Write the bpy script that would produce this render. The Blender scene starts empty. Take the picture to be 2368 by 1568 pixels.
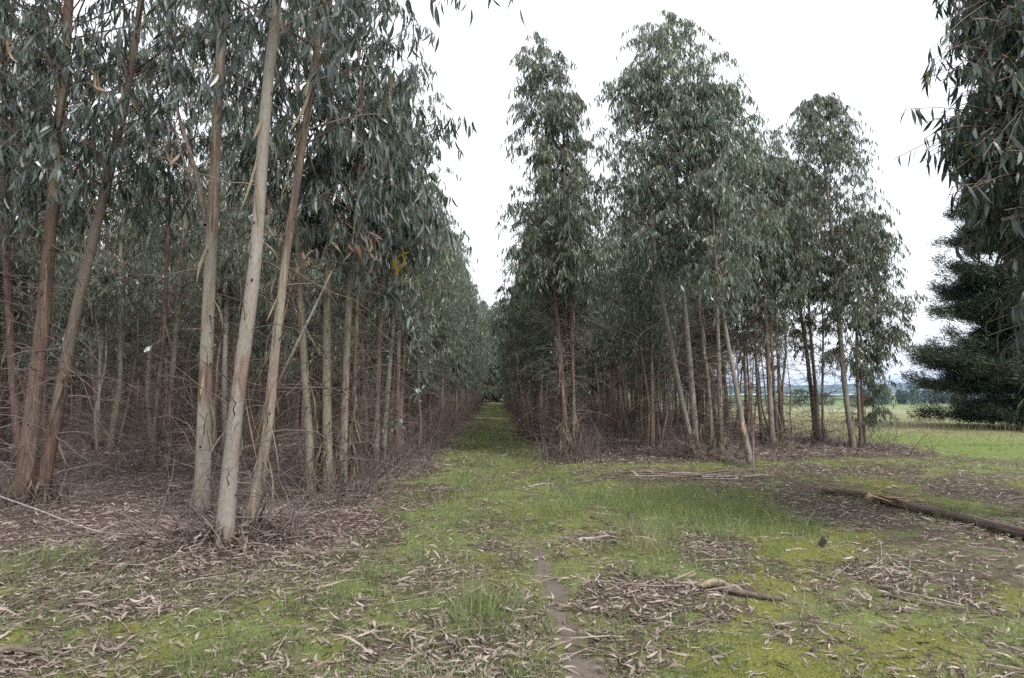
import bpy, math
import numpy as np
C = bpy.context.scene.collection
rng = np.random.default_rng(7)
pi = math.pi
# ------------------------------------------------------------------ camera geometry
CAM_H, PITCH, FPX = 1.6, math.radians(4.35), 1579.0
CP, SP = math.cos(PITCH), math.sin(PITCH)
def ray(dx, dy):
    u = (dx-1184)/FPX; v = (784-dy)/FPX
    return np.array([u, CP-v*SP, SP+v*CP])
def G(dx, dy, z=0.0):                       # where a sight line meets the ground
    d = ray(dx, dy); t = (z-CAM_H)/d[2]
    return np.array([0, 0, CAM_H])+d*t
def P(dx, dy, Y):                           # where it reaches depth Y
    d = ray(dx, dy); t = Y/d[1]
    return np.array([0, 0, CAM_H])+d*t
def nz(v):
    v = np.asarray(v, float); return v/np.maximum(np.linalg.norm(v, axis=-1, keepdims=True), 1e-9)
def sst(a, b, x):
    t = np.clip((np.asarray(x, float)-a)/(b-a), 0, 1); return t*t*(3-2*t)
# ------------------------------------------------------------------ value noise
_H = np.random.default_rng(3).random((256, 256))
def vnoise(x, y):
    x = np.asarray(x, float); y = np.asarray(y, float)
    xi = np.floor(x).astype(int); yi = np.floor(y).astype(int)
    fx = x-xi; fy = y-yi; fx = fx*fx*(3-2*fx); fy = fy*fy*(3-2*fy)
    a = _H[xi & 255, yi & 255]; b = _H[(xi+1) & 255, yi & 255]
    c = _H[xi & 255, (yi+1) & 255]; d = _H[(xi+1) & 255, (yi+1) & 255]
    return (a*(1-fx)+b*fx)*(1-fy)+(c*(1-fx)+d*fx)*fy
def fbm(x, y, s=1.0, o=3):
    r = 0; a = 0.5; t = 0
    for i in range(o):
        r = r+a*vnoise(np.asarray(x)*s+17.3*i, np.asarray(y)*s-9.1*i); t += a; a *= .5; s *= 2.1
    return r/t
# ------------------------------------------------------------------ mesh builder
class MB:
    def __init__(s): s.v = []; s.f = []; s.r = []; s.q = []; s.m = []; s.n = 0
    def add(s, v, f, r=0.5, q=0.0, m=0):
        v = np.asarray(v, float).reshape(-1, 3); f = np.asarray(f, int).reshape(-1, 4)
        s.v.append(v); s.f.append(f+s.n)
        s.r.append(np.broadcast_to(np.asarray(r, float), (len(v),))); s.q.append(np.broadcast_to(np.asarray(q, float), (len(v),)))
        s.m.append(np.full(len(f), m, int)); s.n += len(v)
    def tubes(s, Pts, R, sides=3, r=0.5, q=0.0, m=0, caps=False):
        Pts = np.asarray(Pts, float); R = np.asarray(R, float)
        if Pts.ndim == 2: Pts = Pts[None]; R = R[None]
        N, k, _ = Pts.shape
        if N == 0: return
        T = np.gradient(Pts, axis=1); T = nz(T)
        mean = nz(T.mean(axis=1, keepdims=True))
        ref = np.where(np.abs(mean[..., 2:3]) > .75, np.array([1., 0, 0]), np.array([0, 0, 1.]))
        n1 = nz(np.cross(T, np.broadcast_to(ref, T.shape))); n2 = np.cross(T, n1)
        a = np.arange(sides)*2*pi/sides
        V = Pts[:, :, None]+R[:, :, None, None]*(np.cos(a)[:, None]*n1[:, :, None]+np.sin(a)[:, None]*n2[:, :, None])
        idx = np.arange(N*k*sides).reshape(N, k, sides)
        f = np.stack([idx[:, :-1], np.roll(idx, -1, 2)[:, :-1], np.roll(idx, -1, 2)[:, 1:], idx[:, 1:]], -1).reshape(-1, 4)
        rr = np.asarray(r, float)
        if rr.ndim == 1 and len(rr) == N: rr = np.repeat(rr, k*sides)
        s.add(V, f, rr, q, m)
        if caps:
            for i in range(N):
                for e, rev in ((0, 1), (k-1, 0)):
                    c = Pts[i, e]; ring = V[i, e]
                    vv = np.concatenate([ring, c[None]]); ff = []
                    for j in range(0, sides, 2):
                        q4 = [j, (j+1) % sides, (j+2) % sides, sides]
                        ff.append(q4[::-1] if rev else q4)
                    s.add(vv, ff, 0.9, q if np.ndim(q) == 0 else 0, m)
    def leaves(s, p, d, w, L, W, cur, r, seg=3, bow=0.0, m=0):
        """curved strips: base p, direction d, width vector w, sickle curve cur, out-of-plane bow"""
        N = len(p)
        if N == 0: return
        d = nz(d); w = nz(w-(w*d).sum(1, keepdims=True)*d); nn = np.cross(d, w)
        t = np.linspace(0, 1, seg+1)
        prof = {1: [.7, .5], 2: [.3, 1., .12], 3: [.22, 1., .8, .06], 4: [.2, .8, 1., .65, .05]}[seg]
        L = np.broadcast_to(L, (N,)); W = np.broadcast_to(W, (N,)); cur = np.broadcast_to(cur, (N,)); bow = np.broadcast_to(bow, (N,))
        cen = p[:, None]+d[:, None]*(L[:, None]*t)[..., None]+w[:, None]*((cur*L)[:, None]*t*t)[..., None]+nn[:, None]*((bow*L)[:, None]*(t*t-t)*4*.25)[..., None]
        hw = (W[:, None]*.5*np.array(prof))[..., None]*w[:, None]
        V = np.stack([cen-hw, cen+hw], 2)
        idx = np.arange(N*(seg+1)*2).reshape(N, seg+1, 2)
        f = np.stack([idx[:, :-1, 0], idx[:, :-1, 1], idx[:, 1:, 1], idx[:, 1:, 0]], -1).reshape(-1, 4)
        rr = np.repeat(np.broadcast_to(r, (N,)), (seg+1)*2)
        s.add(V, f, rr, 0.0, m)
    def build(s, name, mats, parent=None, smooth=True, origin=None):
        if s.n == 0: return None
        v = np.concatenate(s.v); f = np.concatenate(s.f)
        if origin is not None: v = v-np.asarray(origin)
        me = bpy.data.meshes.new(name)
        me.vertices.add(len(v)); me.vertices.foreach_set('co', v.astype(np.float32).ravel())
        me.loops.add(len(f)*4); me.loops.foreach_set('vertex_index', f.astype(np.int32).ravel())
        me.polygons.add(len(f)); me.polygons.foreach_set('loop_start', np.arange(0, len(f)*4, 4, dtype=np.int32))
        me.polygons.foreach_set('material_index', np.concatenate(s.m).astype(np.int32))
        me.polygons.foreach_set('use_smooth', np.full(len(f), smooth))
        for nm, src in (('rnd', s.r), ('peel', s.q)):
            me.attributes.new(nm, 'FLOAT', 'POINT').data.foreach_set('value', np.concatenate(src).astype(np.float32))
        me.update(calc_edges=True)
        for m in (mats if isinstance(mats, (list, tuple)) else [mats]): me.materials.append(m)
        o = bpy.data.objects.new(name, me); C.objects.link(o)
        if parent is not None: o.parent = parent
        elif origin is not None: o.location = origin
        return o
def tag(o, label=None, cat=None, group=None, kind=None):
    if label: o['label'] = label
    if cat: o['category'] = cat
    if group: o['group'] = group
    if kind: o['kind'] = kind
    return o
def empty(name, loc, rz=0.0):
    o = bpy.data.objects.new(name, None); C.objects.link(o); o.location = loc; o.rotation_euler = (0, 0, rz); o.empty_display_size = .2
    return o
# ------------------------------------------------------------------ materials
def mat(name):
    m = bpy.data.materials.new(name); m.use_nodes = True
    nt = m.node_tree; nt.nodes.clear(); return m, nt
class NT:
    def __init__(s, nt): s.nt = nt
    def n(s, t, **kw):
        o = s.nt.nodes.new(t)
        for k, v in kw.items():
            if k.startswith('i_'):
                key = k[2:]; o.inputs[int(key) if key.isdigit() else key.replace('_', ' ')].default_value = v
            else: setattr(o, k, v)
        return o
    def l(s, a, b): s.nt.links.new(a, b)
    def ramp(s, fac, stops):
        r = s.n('ShaderNodeValToRGB'); e = r.color_ramp.elements
        while len(e) < len(stops): e.new(.5)
        for x, (p_, c) in zip(e, stops): x.position = p_; x.color = (*c, 1) if len(c) == 3 else c
        s.l(fac, r.inputs[0]); return r.outputs[0]
    def mix(s, fac, a, b, mode='MIX'):
        x = s.n('ShaderNodeMix', data_type='RGBA', blend_type=mode)
        for i, val in ((0, fac), (6, a), (7, b)):
            if hasattr(val, 'is_linked'): s.l(val, x.inputs[i])
            else: x.inputs[i].default_value = val if i == 0 else (*val, 1)
        return x.outputs[2]
    def math(s, op, a, b=0.0, clamp=False):
        x = s.n('ShaderNodeMath', operation=op, use_clamp=clamp)
        for i, val in enumerate((a, b)):
            if hasattr(val, 'is_linked'): s.l(val, x.inputs[i])
            else: x.inputs[i].default_value = val
        return x.outputs[0]
    def attr(s, nm): return s.n('ShaderNodeAttribute', attribute_name=nm).outputs['Fac']
    def noise(s, vec, scale, detail=3, rough=.55, sc=None, w=None):
        if sc is not None:
            mp = s.n('ShaderNodeMapping'); mp.inputs['Scale'].default_value = sc; s.l(vec, mp.inputs[0]); vec = mp.outputs[0]
        x = s.n('ShaderNodeTexNoise', i_Scale=scale, i_Detail=detail, i_Roughness=rough)
        if w is not None: x.noise_dimensions = '4D'; s.l(w, x.inputs['W'])
        s.l(vec, x.inputs['Vector']); return x.outputs['Fac']
    def out(s, sh): o = s.n('ShaderNodeOutputMaterial'); s.l(sh, o.inputs[0])
def leaf_mat(name, stops, trans=.25, tcol=(.10, .14, .04), rough=.42, spec=.5, obj_var=.0):
    m, nt = mat(name); k = NT(nt)
    col = k.ramp(k.attr('rnd'), stops)
    if obj_var:
        oi = k.n('ShaderNodeObjectInfo')
        hs = k.n('ShaderNodeHueSaturation')
        k.l(k.math('ADD', k.math('MULTIPLY', oi.outputs['Random'], obj_var), 1-obj_var*.5), hs.inputs['Value'])
        k.l(k.math('ADD', k.math('MULTIPLY', oi.outputs['Random'], .04), .48), hs.inputs['Hue'])
        k.l(col, hs.inputs['Color']); col = hs.outputs[0]
    b = k.n('ShaderNodeBsdfPrincipled', i_Roughness=rough); b.inputs['Specular IOR Level'].default_value = spec
    k.l(col, b.inputs['Base Color'])
    if trans:
        t = k.n('ShaderNodeBsdfTranslucent'); t.inputs[0].default_value = (*tcol, 1)
        x = k.n('ShaderNodeMixShader'); x.inputs[0].default_value = trans
        k.l(b.outputs[0], x.inputs[1]); k.l(t.outputs[0], x.inputs[2]); k.out(x.outputs[0])
    else: k.out(b.outputs[0])
    return m
M = {}
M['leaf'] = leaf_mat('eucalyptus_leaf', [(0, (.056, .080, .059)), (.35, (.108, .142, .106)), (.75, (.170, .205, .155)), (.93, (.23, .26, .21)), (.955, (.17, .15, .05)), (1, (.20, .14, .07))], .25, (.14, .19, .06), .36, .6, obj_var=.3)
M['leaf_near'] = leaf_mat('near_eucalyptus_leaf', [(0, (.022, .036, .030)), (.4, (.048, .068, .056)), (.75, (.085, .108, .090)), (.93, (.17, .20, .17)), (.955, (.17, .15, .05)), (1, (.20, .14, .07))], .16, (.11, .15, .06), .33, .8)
M['leaf_dark'] = leaf_mat('dark_eucalyptus_leaf', [(0, (.014, .026, .020)), (.6, (.030, .046, .036)), (.93, (.055, .072, .058)), (1, (.09, .09, .03))], .15)
M['leaf_blue'] = leaf_mat('juvenile_leaf', [(0, (.10, .14, .13)), (1, (.20, .25, .23))], .15, (.12, .17, .12), .6)
M['leaf_dead'] = leaf_mat('withered_leaf', [(0, (.17, .10, .065)), (.6, (.30, .20, .14)), (1, (.40, .31, .23))], .2, (.25, .14, .07), .65)
M['leaf_gold'] = leaf_mat('golden_leaf', [(0, (.20, .13, .02)), (.5, (.34, .19, .015)), (1, (.16, .17, .03))], .35, (.45, .24, .02))
M['needle'] = leaf_mat('pine_needle', [(0, (.009, .020, .011)), (.6, (.023, .044, .021)), (1, (.050, .076, .034))], .08, (.05, .08, .02), .5)
M['litter'] = leaf_mat('dead_leaf', [(0, (.06, .042, .034)), (.3, (.155, .114, .094)), (.6, (.275, .215, .186)), (.88, (.38, .315, .285)), (1, (.50, .45, .42))], .08, (.25, .15, .08), .6)
M['grass'] = leaf_mat('grass_blade', [(0, (.070, .105, .032)), (.45, (.135, .175, .062)), (.75, (.235, .250, .125)), (.93, (.28, .25, .12)), (1, (.38, .33, .20))], .35, (.16, .28, .05), .5)
M['drygrass'] = leaf_mat('dry_grass_blade', [(0, (.17, .17, .075)), (.5, (.27, .23, .15)), (1, (.36, .30, .23))], .3, (.3, .24, .14), .7)
M['moss'] = leaf_mat('moss', [(0, (.07, .075, .018)), (.5, (.125, .132, .030)), (1, (.205, .205, .055))], .2, (.2, .26, .03), .8, .2)
M['farleaf'] = leaf_mat('distant_foliage', [(0, (.026, .040, .032)), (1, (.075, .095, .070))], .1)
def twig_mat(name, a, b):
    m, nt = mat(name); k = NT(nt)
    col = k.ramp(k.attr('rnd'), [(0, a), (1, b)])
    bs = k.n('ShaderNodeBsdfPrincipled', i_Roughness=.8); k.l(col, bs.inputs['Base Color']); k.out(bs.outputs[0]); return m
M['twig'] = twig_mat('dead_twig', (.032, .023, .019), (.19, .15, .13))
M['twig_live'] = twig_mat('live_twig', (.10, .06, .045), (.21, .15, .12))
def bark_mat(name, smooth_a, smooth_b, bark_a, bark_b, dark=(.05, .033, .026), bump=.35, rot=None):
    m, nt = mat(name); k = NT(nt)
    tc = k.n('ShaderNodeTexCoord').outputs['Object']
    if rot is not None:
        mp = k.n('ShaderNodeMapping'); mp.inputs['Rotation'].default_value = rot; k.l(tc, mp.inputs[0]); tc = mp.outputs[0]
    oi = k.n('ShaderNodeObjectInfo').outputs['Random']
    w = k.math('MULTIPLY', oi, 37.0)
    n1 = k.noise(tc, 1.0, 4, .6, (5, 5, 1.1), w)          # broad patches
    n2 = k.noise(tc, 1.0, 4, .6, (34, 34, 1.3), w)        # vertical strips
    n3 = k.noise(tc, 1.0, 5, .65, (70, 70, 22), w)        # fine grain
    sm = k.mix(k.ramp(n1, [(.38, (0, 0, 0)), (.62, (1, 1, 1))]), smooth_a, smooth_b)
    sm = k.mix(k.math('MULTIPLY', oi, .35), sm, (.26, .245, .12))    # olive or yellow cast on some stems
    br = k.ramp(n2, [(.28, dark), (.45, bark_a), (.62, bark_b), (.8, (bark_b[0]*1.3, bark_b[1]*1.42, bark_b[2]*1.15))])
    pe = k.attr('peel')
    f = k.math('ADD', pe, k.math('MULTIPLY', k.math('SUBTRACT', n2, .5), 1.3))
    f = k.math('ADD', f, k.math('MULTIPLY', k.math('SUBTRACT', n1, .5), .8))
    f = k.ramp(f, [(.42, (0, 0, 0)), (.56, (1, 1, 1))])
    col = k.mix(f, sm, br)
    col = k.mix(k.ramp(n3, [(.3, (.55, .55, .55)), (.55, (0, 0, 0))]), col, tuple(c*.5 for c in bark_a))
    n4 = k.noise(tc, 1.0, 5, .7, (9, 9, 3.2), w)
    col = k.mix(k.math('MULTIPLY', k.ramp(n4, [(.52, (0, 0, 0)), (.66, (.7, .7, .7))]), k.math('ADD', k.math('MULTIPLY', f, .8), .2)), col, tuple(c*.6 for c in bark_b))
    col = k.mix(k.ramp(n4, [(.32, (.6, .6, .6)), (.44, (0, 0, 0))]), col, tuple(c*1.12 for c in smooth_a))
    bs = k.n('ShaderNodeBsdfPrincipled', i_Roughness=.72); bs.inputs['Specular IOR Level'].default_value = .25
    k.l(col, bs.inputs['Base Color'])
    h = k.math('ADD', k.math('MULTIPLY', n2, k.math('ADD', k.math('MULTIPLY', f, .9), .12)), k.math('MULTIPLY', n3, .3))
    bp = k.n('ShaderNodeBump', i_Strength=bump, i_Distance=.03); k.l(h, bp.inputs['Height']); k.l(bp.outputs[0], bs.inputs['Normal'])
    k.out(bs.outputs[0]); return m
M['bark'] = bark_mat('eucalyptus_bark', (.255, .225, .20), (.195, .182, .162), (.12, .080, .062), (.245, .175, .132))
M['bark_green'] = bark_mat('green_grey_bark', (.20, .205, .155), (.26, .24, .19), (.15, .095, .07), (.30, .20, .14))
M['bark_red'] = bark_mat('red_brown_bark', (.165, .13, .112), (.13, .102, .088), (.09, .056, .044), (.165, .107, .08))
M['bark_pine'] = bark_mat('pine_bark', (.10, .075, .06), (.12, .09, .07), (.07, .05, .04), (.13, .095, .075))
_ld = G(2380, 1243)-G(2012, 1152)
from mathutils import Euler, Vector
_q = Vector(_ld).rotation_difference(Vector((0, 0, 1))).to_euler()
M['log'] = bark_mat('weathered_log', (.11, .085, .068), (.08, .06, .047), (.055, .039, .031), (.155, .12, .098), bump=.5, rot=tuple(_q))
M['strip'] = bark_mat('bark_strip', (.21, .155, .12), (.16, .115, .09), (.12, .075, .055), (.27, .195, .145), bump=.3)
M['strip_dark'] = bark_mat('shaggy_bark', (.125, .095, .08), (.095, .07, .058), (.07, .048, .038), (.15, .108, .086), bump=.3)
def wood_mat(name, a, b, c):
    m, nt = mat(name); k = NT(nt)
    tc = k.n('ShaderNodeTexCoord').outputs['Object']
    n2 = k.noise(tc, 1, 4, .6, (40, 6, 40)); n1 = k.noise(tc, 14, 3)
    col = k.mix(k.ramp(n1, [(.35, (0, 0, 0)), (.7, (1, 1, 1))]), k.mix(n2, a, b), c)
    bs = k.n('ShaderNodeBsdfPrincipled', i_Roughness=.75); k.l(col, bs.inputs['Base Color'])
    bp = k.n('ShaderNodeBump', i_Strength=.5, i_Distance=.02); k.l(n2, bp.inputs['Height']); k.l(bp.outputs[0], bs.inputs['Normal'])
    k.out(bs.outputs[0]); return m
M['split'] = wood_mat('split_wood', (.38, .24, .13), (.58, .43, .28), (.27, .16, .09))
M['grey_wood'] = wood_mat('grey_wood', (.24, .205, .185), (.40, .36, .335), (.16, .13, .115))
M['brown_wood'] = wood_mat('brown_wood', (.10, .07, .055), (.20, .15, .12), (.06, .042, .033))
M['lichen'] = wood_mat('lichened_wood', (.22, .175, .10), (.36, .30, .19), (.045, .035, .028))
M['mossy'] = wood_mat('mossy_wood', (.055, .045, .032), (.12, .10, .075), (.05, .05, .025))
def plain(name, c, r=.8):
    m, nt = mat(name); k = NT(nt)
    tc = k.n('ShaderNodeTexCoord').outputs['Object']
    n = k.noise(tc, 9, 4)
    col = k.mix(n, tuple(x*.8 for x in c), tuple(min(1, x*1.15) for x in c))
    b = k.n('ShaderNodeBsdfPrincipled', i_Roughness=r); k.l(col, b.inputs['Base Color']); k.out(b.outputs[0]); return m
M['paper'] = plain('paper', (.75, .74, .71)); M['stone'] = plain('pale_stone', (.46, .44, .38))
M['knot'] = plain('knot', (.055, .038, .03))
# ------------------------------------------------------------------ ground fields
ROWD = -0.0215                                 # the rows run a touch to the left of straight ahead
def in_left(x, y): return sst(-1.7, -2.7, x-ROWD*(y-10))*sst(6.0, 8.0, y-.10*(x+3.3))
def in_right(x, y): return sst(.5, 1.3, x-ROWD*(y-16))*sst(14.8, 16.4, y-.25*(x-1.4))*sst(11.8, 10.4, x-ROWD*(y-16))
def blobs(x, y, lst):
    """soft patches; each one (dx, dy, half width px, half depth px, weight) is stood on the ground once and keeps its place there"""
    r = np.zeros(np.shape(x))
    for dx, dy, hw, hd, wt in lst:
        c = G(dx, dy); a = abs(G(dx+hw, dy)[0]-c[0]); b = abs(G(dx, max(dy-hd, 912))[1]-c[1])
        r = np.maximum(r, wt*np.exp(-(((x-c[0])/a)**2+((y-c[1])/b)**2)))
    return r
PATH = [G(1205, 1130), G(1222, 1190), G(1240, 1250), G(1262, 1310), G(1285, 1380), G(1318, 1460), G(1350, 1540), G(1400, 1700)]
def path_d(x, y):
    d = np.full(np.shape(x), 99.)
    for a, b in zip(PATH[:-1], PATH[1:]):
        ab = b-a; L2 = ab[0]**2+ab[1]**2
        t = np.clip(((x-a[0])*ab[0]+(y-a[1])*ab[1])/L2, 0, 1)
        d = np.minimum(d, np.hypot(x-a[0]-t*ab[0], y-a[1]-t*ab[1]))
    return d
GRASS_B = [(1540, 1170, 230, 45, 1.4), (1320, 1160, 90, 40, 1.0), (1500, 1260, 60, 50, 1.0), (1110, 1420, 80, 50, 1.1), (1270, 1105, 60, 20, .9), (60, 1300, 120, 35, 1.0), (600, 1500, 150, 60, .8),
           (860, 1290, 170, 60, .75), (380, 1225, 90, 15, 1.0), (120, 1440, 160, 50, .7), (250, 1240, 120, 18, .6), (1150, 1000, 90, 60, .6), (1150, 950, 60, 20, 1.2), (1080, 1120, 90, 50, .8), (2080, 1165, 90, 25, .8), (1080, 1230, 120, 50, .6), (1780, 1180, 70, 30, 1.),
           (760, 1420, 160, 70, .65), (420, 1540, 160, 50, .65), (1250, 1540, 120, 40, .6), (1660, 1300, 90, 40, .4), (2250, 1160, 60, 20, .9), (1950, 1400, 120, 40, .5), (960, 1540, 200, 40, .55), (1280, 1190, 60, 30, .9)]
MOSS_B = [(1850, 1270, 150, 45, 1.1), (1780, 1330, 140, 40, .9), (1990, 1265, 90, 30, 1.0), (1650, 1480, 260, 60, .9), (1900, 1500, 220, 50, 1.2), (1600, 1420, 120, 40, .5), (2150, 1480, 160, 50, .7), (250, 1450, 90, 25, 1.0),
          (880, 1125, 45, 12, 1.), (1180, 1480, 80, 30, .4), (620, 1370, 90, 25, .7), (1480, 1090, 60, 10, .9), (940, 1080, 50, 15, .7), (1420, 1095, 50, 12, .8), (1960, 1120, 160, 25, .6), (620, 1100, 60, 12, .7),
          (860, 1500, 120, 40, .6), (700, 1420, 80, 25, .7), (1830, 1200, 90, 25, .8), (1750, 1380, 60, 30, .6), (2000, 1040, 60, 6, .9), (340, 1520, 100, 30, .6), (1100, 1340, 100, 30, .5)]
LIT_B = [(520, 1285, 300, 60, 1.3), (250, 1370, 280, 55, .9), (2120, 1335, 110, 40, 1.2), (1500, 1370, 160, 45, .8), (1420, 1230, 110, 25, .7), (1640, 1260, 90, 45, .8), (1900, 1150, 150, 45, 1.0), (2310, 1135, 110, 35, 1.2),
         (1600, 1096, 230, 12, 1.0), (2200, 1200, 180, 50, .6), (1000, 1310, 180, 70, .5), (1060, 1500, 240, 70, .65), (960, 1130, 100, 22, .9), (1040, 985, 70, 14, .9), (1150, 1250, 80, 50, .5), (1200, 1400, 70, 70, .55), (100, 1500, 200, 60, .6),
         (1950, 1080, 160, 12, .8), (760, 1230, 140, 40, .8), (1420, 1480, 100, 50, .6)]
DIRT_B = [(2310, 1370, 110, 50, .55), (1450, 1520, 90, 60, .4), (2250, 1540, 160, 40, .45)]
def fields(x, y):
    x = np.asarray(x, float); y = np.asarray(y, float)
    n = fbm(x, y, .9, 3); n2 = fbm(x+31, y-12, 2.6, 3); n3 = fbm(x-8, y+45, .35, 2)
    wob = 1.5*(fbm(x+50, y*.8, .6, 3)-.5); fl = in_left(x-.2-wob, y+wob); fr = in_right(x+.1+wob, y)
    block = np.maximum(fl, fr)
    past = sst(11.0, 13.2, x-ROWD*(y-16)+2.2*(n-.5))*sst(12, 18, y+x*.1)
    past = np.maximum(past, sst(96, 100, y)*.9); past = np.maximum(past, sst(60, 70, np.hypot(x, y))*(1-np.maximum(block, 0))*sst(3, 14, x)); past = np.maximum(past, sst(-2, -14, y)*.8)
    dirt = np.clip(sst(.19, .04, path_d(x, y)+.34*(n2-.5))*sst(9.5, 6.0, y)*.9, 0, 1)
    dirt = np.maximum(dirt, blobs(x, y, DIRT_B)*sst(.35, .6, n2))
    lit = np.clip(.17+.30*sst(.43, .62, fbm(x-40, y+13, 3.2, 3))+.9*block*sst(.25, .5, n2+.25)+blobs(x, y, LIT_B)*sst(.2, .62, n2+.1), 0, 1.2)
    lit = np.maximum(lit, .55*sst(.52, .68, fbm(x+5, y+77, 1.7, 3)))*(1-past*.95)
    lit = lit*(1-.85*dirt)*(1-.7*blobs(x, y, [(1540, 1165, 230, 38, 1.), (1790, 1190, 70, 25, .8)]))
    gr = np.clip(.30+.40*sst(.40, .6, n)+blobs(x, y, GRASS_B)*sst(.22, .55, n2+.12), 0, 1.4)*(1-.93*block)*(1-.95*dirt)
    gr = np.maximum(gr, past*.9); gr = np.maximum(gr, .14*block*sst(.52, .7, n)+.45*sst(38, 60, y)*(1-block))
    mo = np.clip(.55*sst(.5, .68, fbm(x+91, y-33, 1.2, 3))*(1-.9*block)+blobs(x, y, MOSS_B)*sst(.25, .55, n2+.08), 0, 1.2)*(1-past)*(1-dirt)
    mo = np.maximum(mo, .5*block*sst(.60, .72, fbm(x+3, y+9, .7, 3)))
    return dict(lit=lit, gr=gr, mo=mo, dirt=dirt, past=past, block=block)
def gz(x, y):
    x = np.asarray(x, float); y = np.asarray(y, float)
    r = np.hypot(x, y)
    drop = np.clip((r-40)/410, 0, 1)*7.0*np.maximum(sst(9, 40, x), sst(150, 260, r))
    z = .11*(fbm(x, y, .55, 2)-.5)+.07*(fbm(x+9, y, 2.3, 2)-.5)*sst(40, 15, r)
    z = z+.07*np.exp(-(((x+3.3)/1.1)**2+((y-7.7)/1.0)**2))-.05
    z = z-.035*sst(.35, .0, path_d(x, y))*sst(13, 8, y)
    hill = 3.0*(fbm(x, y, .004, 2)-.5)*sst(200, 600, r)
    return z*sst(400, 60, r)-drop+hill
# ------------------------------------------------------------------ ground mesh
def axis(lo, d0, d1, hi, step, grow):
    a = list(np.arange(d0, d1+1e-6, step)); s = step; v = a[-1]
    while v < hi: s *= grow; v += s; a.append(min(v, hi))
    s = step; v = a[0]; pre = []
    while v > lo: s *= grow; v -= s; pre.append(max(v, lo))
    return np.array(pre[::-1]+a)
xs = axis(-6400, -9, 11, 6400, .075, 1.055); ys = axis(-900, 2.2, 19, 6400, .075, 1.05)
X, Y = np.meshgrid(xs, ys, indexing='ij'); Z = gz(X, Y)
f = fields(X, Y)
Z = Z+.035*f['mo']*fbm(X, Y, 7.0, 2)*(Y < 40)
gm = MB()
idx = np.arange(X.size).reshape(X.shape)
gm.add(np.stack([X, Y, Z], -1), np.stack([idx[:-1, :-1], idx[1:, :-1], idx[1:, 1:], idx[:-1, 1:]], -1))
m, nt = mat('plantation_ground'); k = NT(nt)
tc = k.n('ShaderNodeTexCoord').outputs['Object']
A = {q: k.attr(q) for q in ('lit', 'gr', 'mo', 'dirt', 'past')}
na = k.noise(tc, 14, 4, .65); nb = k.noise(tc, 55, 4, .6); nc = k.noise(tc, 3.0, 4, .6); nd = k.noise(tc, .9, 4, .6)
soil = k.mix(na, (.055, .040, .031), (.135, .104, .085))
litc = k.ramp(k.noise(tc, 1, 4, .7, (26, 52, 30)), [(.34, (.018, .013, .011)), (.50, (.060, .045, .036)), (.64, (.155, .118, .098)), (.80, (.29, .235, .205))])  # dark stops put the shade in gaps between litter leaves into the colour
ng = k.noise(tc, 85, 5, .7); grc = k.ramp(ng, [(.32, (.035, .034, .017)), (.46, (.105, .122, .040)), (.60, (.175, .195, .070)), (.76, (.27, .25, .14))]); moc = k.ramp(k.noise(tc, 60, 5, .7), [(.32, (.045, .042, .015)), (.5, (.12, .125, .030)), (.7, (.20, .20, .055))])
def thr(a, n, lo, hi, amp=.9): return k.ramp(k.math('ADD', a, k.math('MULTIPLY', k.math('SUBTRACT', n, .5), amp)), [(lo, (0, 0, 0)), (hi, (1, 1, 1))])
col = k.mix(thr(A['gr'], nc, .2, .6), soil, grc)
col = k.mix(thr(A['mo'], na, .3, .55, 1.3), col, moc)
col = k.mix(thr(A['lit'], na, .42, .62, 1.6), col, litc)
col = k.mix(thr(A['dirt'], nc, .4, .65), col, k.mix(na, (.085, .068, .055), (.165, .138, .118)))
# pasture: greener and paler bands of paddock by distance
cd = k.n('ShaderNodeVectorMath', operation='LENGTH'); k.l(tc, cd.inputs[0])
dist = k.math('ADD', cd.outputs['Value'], k.math('MULTIPLY', k.math('SUBTRACT', nd, .5), 2.5))
dl = k.math('DIVIDE', k.math('LOGARITHM', dist, 10.0), 4.0)
lg = lambda r: math.log10(r)/4
pc = k.ramp(dl, [(lg(14), (.115, .155, .04)), (lg(27), (.125, .165, .045)), (lg(34), (.24, .205, .13)), (lg(44), (.23, .215, .12)), (lg(62), (.175, .195, .085)), (lg(88), (.155, .19, .075)), (lg(93), (.235, .20, .165)), (lg(122), (.235, .20, .165)), (lg(128), (.17, .195, .10)),
                (lg(420), (.15, .185, .09)), (lg(600), (.10, .15, .065)), (lg(900), (.08, .17, .05)), (lg(1500), (.10, .15, .06)), (lg(2600), (.05, .09, .045))])
pc = k.mix(k.math('MULTIPLY', nc, .5), pc, k.mix(nb, (.09, .13, .03), (.22, .22, .09)))
col = k.mix(thr(A['past'], nc, .35, .65), col, pc)
bs = k.n('ShaderNodeBsdfPrincipled', i_Roughness=.9); bs.inputs['Specular IOR Level'].default_value = .15
k.l(col, bs.inputs['Base Color'])
bp = k.n('ShaderNodeBump', i_Strength=.7, i_Distance=.03); k.l(k.math('ADD', na, k.math('MULTIPLY', nb, .5)), bp.inputs['Height']); k.l(bp.outputs[0], bs.inputs['Normal'])
k.out(bs.outputs[0]); M['ground'] = m
go = gm.build('ground', M['ground'])
for q in ('lit', 'gr', 'mo', 'dirt', 'past'):
    go.data.attributes.new(q, 'FLOAT', 'POINT').data.foreach_set('value', f[q].ravel().astype(np.float32))
tag(go, kind='structure')
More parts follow.
